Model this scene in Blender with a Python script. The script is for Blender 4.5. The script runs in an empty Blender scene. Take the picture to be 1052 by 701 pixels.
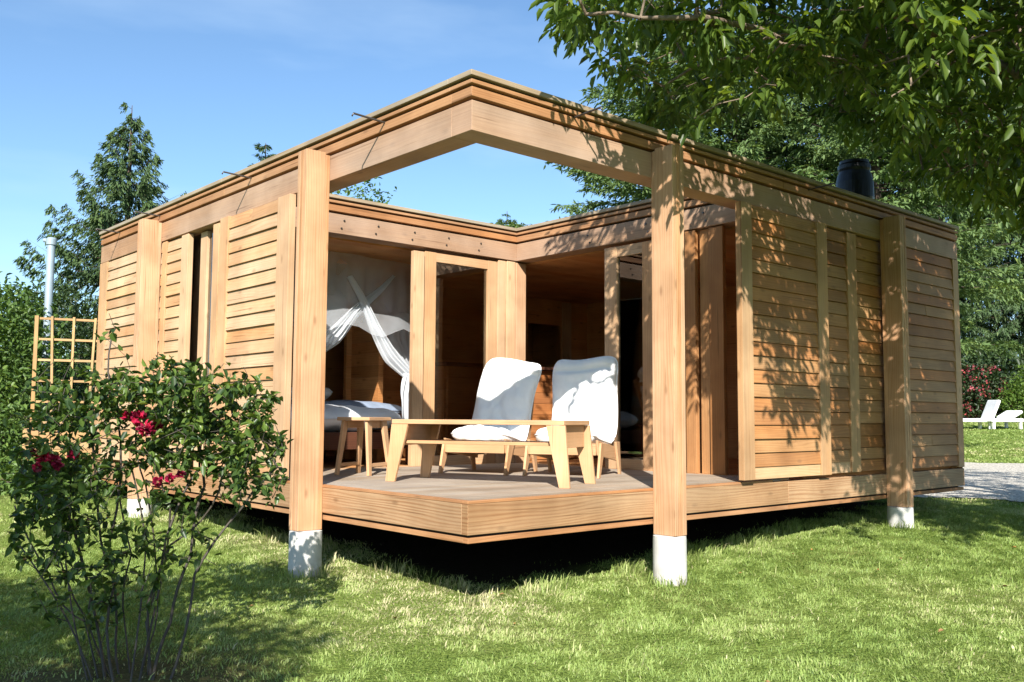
import bpy, bmesh, math, random
import numpy as np
from mathutils import Vector, Matrix

random.seed(7)
rng = np.random.default_rng(11)
SC = bpy.context.scene
COL = SC.collection
R = math.radians

# ------------------------------------------------------------------ camera / measured layout
CAM = (-3.5644, -4.4348, 1.2261)
YAW, PITCH, ROLL, FPX = 0.848, 0.0821, 0.0062, 954.96
IW, IH = 1052.0, 701.0
_f = np.array([math.cos(YAW) * math.cos(PITCH), math.sin(YAW) * math.cos(PITCH), math.sin(PITCH)])
_r = np.array([math.sin(YAW), -math.cos(YAW), 0.0])
_u = np.cross(_r, _f)
_r2 = _r * math.cos(ROLL) + _u * math.sin(ROLL)
_u2 = -_r * math.sin(ROLL) + _u * math.cos(ROLL)
CAMV = np.array(CAM)


def at(u, v, d):
    """world point seen at a photo position, at a depth of d metres (used to measure the site)"""
    return CAMV + d * (_f + (u - IW / 2) / FPX * _r2 - (v - IH / 2) / FPX * _u2)


def on(u, v, ax, val):
    k = _f + (u - IW / 2) / FPX * _r2 - (v - IH / 2) / FPX * _u2
    return CAMV + k * (val - CAMV[ax]) / k[ax]


def proj(P):
    P = np.atleast_2d(P) - CAMV
    d = P @ _f
    return IW / 2 + FPX * (P @ _r2) / d, IH / 2 - FPX * (P @ _u2) / d, d


SUN_EL = R(33.5)
SUN_AZ = np.array([-0.67, -0.742])              # towards the sun, horizontally
SUN_AZ = SUN_AZ / np.linalg.norm(SUN_AZ)
TO_SUN = np.array([SUN_AZ[0] * math.cos(SUN_EL), SUN_AZ[1] * math.cos(SUN_EL), math.sin(SUN_EL)])

cam = bpy.data.objects.new('camera', bpy.data.cameras.new('camera'))
COL.objects.link(cam)
cam.data.sensor_width = 36.0
cam.data.lens = 36.0 * FPX / IW
cam.data.clip_end = 2000
m = Matrix.Identity(4)
for i in range(3):
    m[i][0], m[i][1], m[i][2], m[i][3] = _r2[i], _u2[i], -_f[i], CAM[i]
cam.matrix_world = m
SC.camera = cam

# ------------------------------------------------------------------ light
w = bpy.data.worlds.new('World')
SC.world = w
w.use_nodes = True
nt = w.node_tree
sky = nt.nodes.new('ShaderNodeTexSky')
sky.sky_type = 'NISHITA'
sky.sun_disc = False
sky.sun_elevation = SUN_EL
sky.sun_rotation = math.atan2(SUN_AZ[0], SUN_AZ[1])
sky.altitude = 200
sky.air_density = 1.0
sky.dust_density = 0.6
sky.ozone_density = 1.3
bg = nt.nodes['Background']
bg.inputs[1].default_value = 0.082
hs = nt.nodes.new('ShaderNodeMix')
hs.data_type = 'RGBA'
hs.blend_type = 'MULTIPLY'
hs.inputs[0].default_value = 1.0
hs.inputs[7].default_value = (0.86, 1.04, 1.16, 1)      # clear, dry air
nt.links.new(sky.outputs[0], hs.inputs[6])
wtc = nt.nodes.new('ShaderNodeTexCoord')
wmp = nt.nodes.new('ShaderNodeMapping')
wmp.inputs['Scale'].default_value = (1.2, 2.6, 7.0)
wno = nt.nodes.new('ShaderNodeTexNoise')
wno.inputs['Scale'].default_value = 1.6
wno.inputs['Detail'].default_value = 5
wrp = nt.nodes.new('ShaderNodeValToRGB')
wrp.color_ramp.elements[0].position = 0.48
wrp.color_ramp.elements[0].color = (0, 0, 0, 1)
wrp.color_ramp.elements[1].position = 0.80
wrp.color_ramp.elements[1].color = (0.30, 0.30, 0.30, 1)
nt.links.new(wtc.outputs['Generated'], wmp.inputs[0])
nt.links.new(wmp.outputs[0], wno.inputs['Vector'])
nt.links.new(wno.outputs[0], wrp.inputs[0])
hz = nt.nodes.new('ShaderNodeMix')                      # a breath of thin high cirrus
hz.data_type = 'RGBA'
nt.links.new(wrp.outputs[0], hz.inputs[0])
nt.links.new(hs.outputs[2], hz.inputs[6])
hz.inputs[7].default_value = (5.2, 6.6, 8.0, 1)
nt.links.new(hz.outputs[2], bg.inputs[0])
sun = bpy.data.objects.new('sun', bpy.data.lights.new('sun', 'SUN'))
COL.objects.link(sun)
sun.data.energy = 5.0
sun.data.angle = R(0.5)
sun.data.color = (1.0, 0.94, 0.86)
sun.rotation_euler = Vector(TO_SUN).to_track_quat('Z', 'Y').to_euler()
sun.location = (-10, -10, 12)
SC.view_settings.view_transform = 'Standard'
SC.view_settings.look = 'None'
SC.view_settings.gamma = 1.0
SC.view_settings.exposure = 1.08
try:
    SC.cycles.max_bounces = 8
    SC.cycles.transparent_max_bounces = 16
    SC.cycles.use_denoising = True
    SC.cycles.sample_clamp_indirect = 6.0
except Exception:
    pass


# ------------------------------------------------------------------ materials
def new_mat(name):
    mt = bpy.data.materials.new(name)
    mt.use_nodes = True
    n = mt.node_tree.nodes
    return mt, n, mt.node_tree.links, n['Principled BSDF']


def N(n, kind, **kw):
    x = n.new(kind)
    for k, v in kw.items():
        if k in x.inputs.keys() if isinstance(k, str) else False:
            x.inputs[k].default_value = v
        else:
            setattr(x, k, v)
    return x


def ramp(n, stops):
    r = n.new('ShaderNodeValToRGB')
    e = r.color_ramp.elements
    while len(e) < len(stops):
        e.new(0.5)
    for i, (p, c) in enumerate(stops):
        e[i].position = p
        e[i].color = (c[0], c[1], c[2], 1)
    return r


def math_node(n, l, op, a, b=None, clamp=False):
    x = n.new('ShaderNodeMath')
    x.operation = op
    x.use_clamp = clamp
    for i, v in enumerate((a, b)):
        if v is None:
            continue
        if isinstance(v, (int, float)):
            x.inputs[i].default_value = v
        else:
            l.new(v, x.inputs[i])
    return x.outputs[0]


def mixc(n, l, fac, a, b, blend='MIX'):
    x = n.new('ShaderNodeMix')
    x.data_type = 'RGBA'
    x.blend_type = blend
    for sock, v in ((x.inputs[0], fac), (x.inputs[6], a), (x.inputs[7], b)):
        if isinstance(v, (int, float)):
            sock.default_value = v
        elif isinstance(v, tuple):
            sock.default_value = (v[0], v[1], v[2], 1)
        else:
            l.new(v, sock)
    return x.outputs[2]


def wood(name, light, dark, weather=0.0, grey=(0.36, 0.31, 0.26), rough=0.62, var=0.35, knots=True, grain=1.0):
    """sawn softwood: growth rings, fibres, knots, board to board differences"""
    mt, n, l, p = new_mat(name)
    uv = n.new('ShaderNodeUVMap')
    at_ = n.new('ShaderNodeAttribute')
    at_.attribute_name = 'rnd'
    rnd = at_.outputs['Fac']
    sep = n.new('ShaderNodeSeparateXYZ')
    l.new(uv.outputs[0], sep.inputs[0])

    def stretched(su, sv, scale, detail, dist=0.0):
        cmb = n.new('ShaderNodeCombineXYZ')
        l.new(math_node(n, l, 'MULTIPLY', sep.outputs[0], su), cmb.inputs[0])
        l.new(math_node(n, l, 'MULTIPLY', sep.outputs[1], sv), cmb.inputs[1])
        l.new(math_node(n, l, 'MULTIPLY', rnd, 37.0), cmb.inputs[2])
        t = n.new('ShaderNodeTexNoise')
        t.inputs['Scale'].default_value = scale
        t.inputs['Detail'].default_value = detail
        t.inputs['Distortion'].default_value = dist
        l.new(cmb.outputs[0], t.inputs['Vector'])
        return t.outputs[0]

    warp = stretched(0.55, 5.0, 1.0, 2.0)
    ringv = math_node(n, l, 'ADD', math_node(n, l, 'MULTIPLY', sep.outputs[1], 42.0), math_node(n, l, 'MULTIPLY', warp, 8.0))
    ring = math_node(n, l, 'SINE', math_node(n, l, 'MULTIPLY', ringv, 6.2832))
    ring = math_node(n, l, 'POWER', math_node(n, l, 'ADD', math_node(n, l, 'MULTIPLY', ring, .5), .5), 2.0)
    ring = math_node(n, l, 'MULTIPLY', ring, stretched(0.8, 9.0, 1.0, 2.0))
    fib = stretched(2.0, 150.0, 1.0, 4.0)
    blot = stretched(0.9, 3.0, 1.3, 3.0)
    g = math_node(n, l, 'MULTIPLY', ring, 0.42 * grain)
    g = math_node(n, l, 'ADD', g, math_node(n, l, 'MULTIPLY', fib, 0.55))
    g = math_node(n, l, 'ADD', g, math_node(n, l, 'MULTIPLY', math_node(n, l, 'SUBTRACT', blot, 0.5), 0.9))
    cr = ramp(n, [(0.12, light), (0.85, dark)])
    l.new(g, cr.inputs[0])
    c = cr.outputs[0]
    # board to board: some redder and darker, some paler
    rr = ramp(n, [(0.0, (1 - var * .7, 1 - var * .95, 1 - var * 1.3)), (0.25, (1.0, 1 - var * .38, 1 - var * .7)), (0.5, (1.0, 1.0, 1.0)), (0.75, (1 - var * .25, 1 - var * .2, 1 - var * .02)), (1.0, (1.0 + var * .12, 1.0 + var * .25, 1.0 + var * .45))])
    l.new(rnd, rr.inputs[0])
    c = mixc(n, l, 1.0, c, rr.outputs[0], 'MULTIPLY')
    if knots:
        cmb = n.new('ShaderNodeCombineXYZ')
        l.new(math_node(n, l, 'MULTIPLY', sep.outputs[0], 1.5), cmb.inputs[0])
        l.new(math_node(n, l, 'MULTIPLY', sep.outputs[1], 3.6), cmb.inputs[1])
        vo = n.new('ShaderNodeTexVoronoi')
        vo.voronoi_dimensions = '2D'
        vo.inputs['Scale'].default_value = 1.0
        l.new(cmb.outputs[0], vo.inputs['Vector'])
        kr = ramp(n, [(0.02, (1, 1, 1)), (0.075, (0, 0, 0))])
        l.new(vo.outputs['Distance'], kr.inputs[0])
        c = mixc(n, l, math_node(n, l, 'MULTIPLY', kr.outputs[0], 0.6), c, tuple(x * 0.55 for x in dark))
    if weather > 0:
        ws = stretched(0.35, 2.2, 1.2, 4.0)
        wr = ramp(n, [(0.3, (0, 0, 0)), (0.68, (1, 1, 1))])
        l.new(ws, wr.inputs[0])
        c = mixc(n, l, math_node(n, l, 'MULTIPLY', wr.outputs[0], weather, True), c, mixc(n, l, fib, grey, tuple(x * 0.7 for x in grey)))
    # drying checks and grime streaks along the grain
    ck = stretched(1.1, 55.0, 1.0, 2.0)
    ckr = ramp(n, [(0.29, (1, 1, 1)), (0.34, (0, 0, 0))])
    l.new(ck, ckr.inputs[0])
    c = mixc(n, l, math_node(n, l, 'MULTIPLY', ckr.outputs[0], 0.55), c, tuple(x * 0.45 for x in dark))
    tcw = n.new('ShaderNodeTexCoord')
    gno = n.new('ShaderNodeTexNoise')
    gno.inputs['Scale'].default_value = 2.3
    gno.inputs['Detail'].default_value = 7
    l.new(tcw.outputs['Object'], gno.inputs['Vector'])
    gr_ = ramp(n, [(0.30, (0.70, 0.66, 0.62)), (0.62, (1.06, 1.05, 1.04))])
    l.new(gno.outputs[0], gr_.inputs[0])
    c = mixc(n, l, 0.8, c, gr_.outputs[0], 'MULTIPLY')
    l.new(c, p.inputs['Base Color'])
    p.inputs['Roughness'].default_value = rough
    p.inputs['Specular IOR Level'].default_value = 0.25
    b = n.new('ShaderNodeBump')
    b.inputs['Strength'].default_value = 0.25
    b.inputs['Distance'].default_value = 0.004
    l.new(g, b.inputs['Height'])
    l.new(b.outputs[0], p.inputs['Normal'])
    return mt


def plain(name, col, rough=0.6, metal=0.0, noise=0.15, scale=8.0, bump=0.0):
    mt, n, l, p = new_mat(name)
    tc = n.new('ShaderNodeTexCoord')
    t = n.new('ShaderNodeTexNoise')
    t.inputs['Scale'].default_value = scale
    t.inputs['Detail'].default_value = 6
    l.new(tc.outputs['Object'], t.inputs['Vector'])
    cr = ramp(n, [(0.25, tuple(x * (1 - noise) for x in col)), (0.75, tuple(min(1, x * (1 + noise)) for x in col))])
    l.new(t.outputs[0], cr.inputs[0])
    l.new(cr.outputs[0], p.inputs['Base Color'])
    p.inputs['Roughness'].default_value = rough
    p.inputs['Metallic'].default_value = metal
    if bump:
        b = n.new('ShaderNodeBump')
        b.inputs['Strength'].default_value = bump
        b.inputs['Distance'].default_value = 0.02
        l.new(t.outputs[0], b.inputs['Height'])
        l.new(b.outputs[0], p.inputs['Normal'])
    return mt


def leaf(name, dark, light, gloss=0.45, trans=0.3, tcol=None):
    mt, n, l, p = new_mat(name)
    a = n.new('ShaderNodeAttribute')
    a.attribute_name = 'rnd'
    cr = ramp(n, [(0.0, dark), (0.75, light), (1.0, tuple(min(1, x * y) for x, y in zip(light, (1.7, 1.35, 1.0))))])
    l.new(a.outputs['Fac'], cr.inputs[0])
    l.new(cr.outputs[0], p.inputs['Base Color'])
    p.inputs['Roughness'].default_value = gloss
    p.inputs['Specular IOR Level'].default_value = 0.4
    tr = n.new('ShaderNodeBsdfTranslucent')
    tcn = mixc(n, l, 1.0, cr.outputs[0], tcol or (1.9, 1.7, 0.7), 'MULTIPLY')
    l.new(tcn, tr.inputs['Color'])
    mx = n.new('ShaderNodeMixShader')
    mx.inputs[0].default_value = trans
    l.new(p.outputs[0], mx.inputs[1])
    l.new(tr.outputs[0], mx.inputs[2])
    l.new(mx.outputs[0], n['Material Output'].inputs[0])
    return mt


M = {}
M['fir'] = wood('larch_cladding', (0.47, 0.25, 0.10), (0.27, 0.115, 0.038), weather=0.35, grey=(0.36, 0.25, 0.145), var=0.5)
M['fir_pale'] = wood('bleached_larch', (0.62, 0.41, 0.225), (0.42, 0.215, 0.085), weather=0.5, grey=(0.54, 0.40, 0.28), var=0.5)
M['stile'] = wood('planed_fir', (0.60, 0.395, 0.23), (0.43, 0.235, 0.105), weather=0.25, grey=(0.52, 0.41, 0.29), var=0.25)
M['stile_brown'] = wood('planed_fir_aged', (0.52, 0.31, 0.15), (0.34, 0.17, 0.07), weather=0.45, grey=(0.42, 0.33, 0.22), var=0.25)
M['beam'] = wood('weathered_beam', (0.46, 0.295, 0.18), (0.30, 0.165, 0.09), weather=0.85, grey=(0.42, 0.31, 0.235), var=0.2)
M['fascia'] = wood('reddish_board', (0.47, 0.25, 0.115), (0.28, 0.12, 0.045), weather=0.4, grey=(0.38, 0.27, 0.18), var=0.3)
M['cap'] = wood('grey_roof_edge', (0.40, 0.31, 0.2), (0.25, 0.18, 0.11), weather=0.85, grey=(0.36, 0.32, 0.25), var=0.15, knots=False)
M['post'] = wood('laminated_post', (0.58, 0.355, 0.20), (0.39, 0.17, 0.06), weather=0.4, grey=(0.48, 0.36, 0.25), var=0.25, grain=1.15)
M['deck'] = wood('weathered_deck', (0.40, 0.345, 0.28), (0.25, 0.20, 0.145), weather=0.75, grey=(0.40, 0.345, 0.28), var=0.3, rough=0.8)
M['rim'] = wood('deck_rim_board', (0.45, 0.29, 0.16), (0.27, 0.125, 0.05), weather=0.6, grey=(0.42, 0.31, 0.2), var=0.25, grain=2.0)
M['inner'] = wood('interior_board', (0.60, 0.30, 0.115), (0.40, 0.165, 0.055), var=0.3)
M['bar'] = wood('bar_board', (0.44, 0.195, 0.07), (0.28, 0.10, 0.034), var=0.3)
M['ceil'] = wood('ceiling_board', (0.60, 0.33, 0.145), (0.42, 0.19, 0.075), var=0.25)
M['ply'] = wood('birch_plywood', (0.56, 0.35, 0.195), (0.43, 0.24, 0.115), var=0.12, knots=False, rough=0.5, grain=0.6)
M['trellis'] = wood('trellis_wood', (0.52, 0.34, 0.15), (0.34, 0.19, 0.08), weather=0.2, var=0.2)
M['darkwood'] = wood('dark_stained_wood', (0.11, 0.045, 0.025), (0.05, 0.02, 0.012), var=0.2, knots=False)
M['membrane'] = plain('black_membrane', (0.018, 0.016, 0.015), 0.8)
M['concrete'] = plain('concrete', (0.52, 0.51, 0.48), 0.85, noise=0.14, scale=7, bump=0.25)
mt = M['concrete']
n, l = mt.node_tree.nodes, mt.node_tree.links
p = n['Principled BSDF']
src = p.inputs['Base Color'].links[0].from_socket
gm = n.new('ShaderNodeNewGeometry')
sx_ = n.new('ShaderNodeSeparateXYZ')
l.new(gm.outputs['Position'], sx_.inputs[0])
nz = n.new('ShaderNodeTexNoise')
nz.inputs['Scale'].default_value = 9
nz.inputs['Detail'].default_value = 6
tcx = n.new('ShaderNodeTexCoord')
l.new(tcx.outputs['Object'], nz.inputs['Vector'])
hgt = math_node(n, l, 'ADD', math_node(n, l, 'MULTIPLY', sx_.outputs[2], 2.2), math_node(n, l, 'MULTIPLY', nz.outputs[0], .9))
dr = ramp(n, [(0.45, (1, 1, 1)), (0.85, (0, 0, 0))])
l.new(hgt, dr.inputs[0])
l.new(mixc(n, l, math_node(n, l, 'MULTIPLY', dr.outputs[0], .6), src, (0.20, 0.16, 0.11)), p.inputs['Base Color'])
M['steel'] = plain('dark_steel', (0.12, 0.11, 0.10), 0.4, metal=0.8)
M['galv'] = plain('pale_painted_steel', (0.30, 0.37, 0.42), 0.45, metal=0.2, noise=0.06)
M['black'] = plain('black_enamel', (0.018, 0.019, 0.024), 0.32, metal=0.3, noise=0.3, scale=14)
M['cloth'] = plain('white_cotton', (0.78, 0.78, 0.77), 0.95, noise=0.03, scale=14, bump=0.3)
M['sheet'] = plain('white_bedding', (0.74, 0.77, 0.80), 0.9, noise=0.05, scale=5, bump=0.2)
M['blanket'] = plain('grey_blue_blanket', (0.20, 0.25, 0.34), 0.95, noise=0.2)
M['whiteplastic'] = plain('white_plastic', (0.8, 0.8, 0.79), 0.5, noise=0.06)
M['soil'] = plain('potting_soil', (0.05, 0.033, 0.022), 0.95, noise=0.4, scale=30, bump=0.6)
M['bark'] = plain('brown_bark', (0.16, 0.12, 0.085), 0.9, noise=0.45, scale=22, bump=0.7)
M['bark_dark'] = plain('dark_bark', (0.075, 0.052, 0.038), 0.9, noise=0.4, scale=20, bump=0.6)
M['cane'] = plain('rose_cane', (0.055, 0.045, 0.034), 0.75, noise=0.4, scale=25)
M['redchair'] = wood('red_stained_wood', (0.20, 0.05, 0.03), (0.10, 0.025, 0.015), var=0.15, knots=False)

M['walnut_leaf'] = leaf('walnut_leaf', (0.03, 0.066, 0.012), (0.12, 0.185, 0.032), 0.40, 0.48)
M['spruce_leaf'] = leaf('spruce_needles', (0.022, 0.05, 0.018), (0.066, 0.115, 0.034), 0.65, 0.14)
M['cedar_leaf'] = leaf('cedar_foliage', (0.032, 0.068, 0.024), (0.105, 0.17, 0.05), 0.65, 0.22)
M['weeping_leaf'] = leaf('weeping_cypress_foliage', (0.016, 0.042, 0.016), (0.062, 0.11, 0.036), 0.6, 0.18)
M['hedge_leaf'] = leaf('hedge_leaf', (0.03, 0.068, 0.014), (0.10, 0.17, 0.034), 0.5, 0.25)
M['dark_leaf'] = leaf('dark_shrub_leaf', (0.012, 0.026, 0.010), (0.034, 0.062, 0.017), 0.5, 0.2)
M['lime_leaf'] = leaf('lime_shrub_leaf', (0.05, 0.10, 0.016), (0.12, 0.2, 0.03), 0.5, 0.3)
M['rose_leaf'] = leaf('rose_leaf', (0.022, 0.05, 0.015), (0.105, 0.17, 0.034), 0.38, 0.30)
M['dead_leaf'] = leaf('dry_leaf', (0.13, 0.06, 0.025), (0.30, 0.18, 0.07), 0.7, 0.1, (1.2, 1, .7))
M['petal'] = leaf('red_petal', (0.13, 0.004, 0.02), (0.33, 0.012, 0.06), 0.5, 0.25, (1.4, 0.5, 0.6))
M['pinkpetal'] = leaf('dusty_pink_petal', (0.22, 0.035, 0.05), (0.34, 0.08, 0.09), 0.6, 0.2, (1.3, 0.7, 0.7))

# glass: clear pane with a faint mirror image of the garden
mt, n, l, p = new_mat('window_glass')
tr = n.new('ShaderNodeBsdfTransparent')
tr.inputs[0].default_value = (0.86, 0.9, 0.88, 1)
gl = n.new('ShaderNodeBsdfGlossy')
gl.inputs['Roughness'].default_value = 0.01
fr = n.new('ShaderNodeFresnel')
fr.inputs[0].default_value = 1.5
mx = n.new('ShaderNodeMixShader')
l.new(math_node(n, l, 'ADD', math_node(n, l, 'MULTIPLY', fr.outputs[0], 2.1), 0.03, True), mx.inputs[0])
l.new(tr.outputs[0], mx.inputs[1])
l.new(gl.outputs[0], mx.inputs[2])
l.new(mx.outputs[0], n['Material Output'].inputs[0])
M['glass'] = mt


def net_mat(name, opac):
    mt, n, l, p = new_mat(name)
    tr = n.new('ShaderNodeBsdfTransparent')
    df = n.new('ShaderNodeBsdfDiffuse')
    df.inputs[0].default_value = (0.82, 0.86, 0.9, 1)
    tl = n.new('ShaderNodeBsdfTranslucent')
    tl.inputs[0].default_value = (0.8, 0.84, 0.88, 1)
    m2 = n.new('ShaderNodeMixShader')
    m2.inputs[0].default_value = 0.4
    l.new(df.outputs[0], m2.inputs[1])
    l.new(tl.outputs[0], m2.inputs[2])
    mx = n.new('ShaderNodeMixShader')
    tc = n.new('ShaderNodeTexCoord')
    t = n.new('ShaderNodeTexNoise')
    t.inputs['Scale'].default_value = 3
    l.new(tc.outputs['Object'], t.inputs['Vector'])
    l.new(math_node(n, l, 'ADD', math_node(n, l, 'MULTIPLY', t.outputs[0], 0.3), opac - 0.15, True), mx.inputs[0])
    l.new(tr.outputs[0], mx.inputs[1])
    l.new(m2.outputs[0], mx.inputs[2])
    l.new(mx.outputs[0], n['Material Output'].inputs[0])
    return mt


M['net'] = net_mat('sheer_net', 0.33)
M['net_folds'] = net_mat('gathered_net', 0.82)

# lawn soil / turf base
mt, n, l, p = new_mat('turf')
tc = n.new('ShaderNodeTexCoord')


def tex(scale, det=5):
    t = n.new('ShaderNodeTexNoise')
    t.inputs['Scale'].default_value = scale
    t.inputs['Detail'].default_value = det
    l.new(tc.outputs['Object'], t.inputs['Vector'])
    return t.outputs[0]


c1 = ramp(n, [(0.3, (0.10, 0.15, 0.03)), (0.7, (0.19, 0.25, 0.055))])
l.new(tex(40, 8), c1.inputs[0])
c2 = ramp(n, [(0.52, (0, 0, 0)), (0.75, (1, 1, 1))])
l.new(tex(0.9, 4), c2.inputs[0])
cc = mixc(n, l, math_node(n, l, 'MULTIPLY', c2.outputs[0], 0.55), c1.outputs[0], (0.22, 0.20, 0.085))
# bare mulch round the rose
pos = n.new('ShaderNodeVectorMath')
pos.operation = 'DISTANCE'
mp = n.new('ShaderNodeMapping')
mp.inputs['Scale'].default_value = (1, 1, 0)
l.new(tc.outputs['Object'], mp.inputs[0])
l.new(mp.outputs[0], pos.inputs[0])
pos.inputs[1].default_value = (-2.15, -0.1, 0)
dd = math_node(n, l, 'ADD', pos.outputs['Value'], math_node(n, l, 'MULTIPLY', tex(4), 0.9))
c3 = ramp(n, [(0.62, (.75, .75, .75)), (0.95, (0, 0, 0))])
dv = math_node(n, l, 'MULTIPLY', dd, 0.62)
l.new(dv, c3.inputs[0])
c4 = ramp(n, [(0.3, (0.04, 0.026, 0.016)), (0.7, (0.13, 0.09, 0.055))])
l.new(tex(55, 8), c4.inputs[0])
cc = mixc(n, l, c3.outputs[0], cc, c4.outputs[0])
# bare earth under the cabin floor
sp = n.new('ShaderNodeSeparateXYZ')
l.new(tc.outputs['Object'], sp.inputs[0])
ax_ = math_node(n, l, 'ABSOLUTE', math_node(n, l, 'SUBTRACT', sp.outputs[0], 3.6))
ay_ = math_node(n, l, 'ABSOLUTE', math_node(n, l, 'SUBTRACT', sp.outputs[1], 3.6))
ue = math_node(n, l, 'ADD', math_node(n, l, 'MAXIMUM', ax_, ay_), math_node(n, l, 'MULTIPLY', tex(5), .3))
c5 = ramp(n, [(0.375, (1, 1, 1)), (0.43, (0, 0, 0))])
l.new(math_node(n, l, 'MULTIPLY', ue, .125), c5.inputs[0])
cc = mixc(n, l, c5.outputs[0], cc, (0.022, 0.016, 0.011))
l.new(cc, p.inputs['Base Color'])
p.inputs['Roughness'].default_value = 0.95
p.inputs['Specular IOR Level'].default_value = 0.05
b = n.new('ShaderNodeBump')
b.inputs['Strength'].default_value = 0.9
b.inputs['Distance'].default_value = 0.04
l.new(tex(30, 8), b.inputs['Height'])
l.new(b.outputs[0], p.inputs['Normal'])
M['turf'] = mt

mt, n, l, p = new_mat('grass_blade')
a = n.new('ShaderNodeAttribute')
a.attribute_name = 'rnd'
cr = ramp(n, [(0.0, (0.12, 0.195, 0.042)), (0.4, (0.25, 0.335, 0.088)), (0.7, (0.36, 0.405, 0.155)), (1.0, (0.56, 0.50, 0.31))])
l.new(a.outputs['Fac'], cr.inputs[0])
l.new(cr.outputs[0], p.inputs['Base Color'])
p.inputs['Roughness'].default_value = 0.5
p.inputs['Specular IOR Level'].default_value = 0.3
tl = n.new('ShaderNodeBsdfTranslucent')
l.new(mixc(n, l, 1.0, cr.outputs[0], (1.4, 1.5, 0.8), 'MULTIPLY'), tl.inputs[0])
mx = n.new('ShaderNodeMixShader')
mx.inputs[0].default_value = 0.25
l.new(p.outputs[0], mx.inputs[1])
l.new(tl.outputs[0], mx.inputs[2])
l.new(mx.outputs[0], n['Material Output'].inputs[0])
M['blade'] = mt

mt, n, l, p = new_mat('gravel')
tc = n.new('ShaderNodeTexCoord')
vo = n.new('ShaderNodeTexVoronoi')
vo.inputs['Scale'].default_value = 26
l.new(tc.outputs['Object'], vo.inputs['Vector'])
cr = ramp(n, [(0.0, (0.36, 0.335, 0.285)), (1.0, (0.66, 0.62, 0.54))])
l.new(vo.outputs['Color'], cr.inputs[0])
l.new(cr.outputs[0], p.inputs['Base Color'])
p.inputs['Roughness'].default_value = 0.9
b = n.new('ShaderNodeBump')
b.inputs['Strength'].default_value = 1.0
b.inputs['Distance'].default_value = 0.03
b.invert = True
l.new(vo.outputs['Distance'], b.inputs['Height'])
l.new(b.outputs[0], p.inputs['Normal'])
M['gravel'] = mt


# ------------------------------------------------------------------ object helpers
def tag(o, label=None, cat=None, group=None, kind=None):
    if label:
        o['label'] = label
    if cat:
        o['category'] = cat
    if group:
        o['group'] = group
    if kind:
        o['kind'] = kind
    return o


def empty(name, loc=(0, 0, 0), rz=0.0):
    o = bpy.data.objects.new(name, None)
    COL.objects.link(o)
    o.location = loc
    o.rotation_euler = (0, 0, rz)
    return o


def copy_tree(o, parent=None):
    c = o.copy()
    COL.objects.link(c)
    c.parent = parent
    for ch in list(o.children):
        copy_tree(ch, c)
    return c


_BOXF = [(0, 3, 2, 1), (4, 5, 6, 7), (0, 1, 5, 4), (1, 2, 6, 5), (2, 3, 7, 6), (3, 0, 4, 7)]


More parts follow.
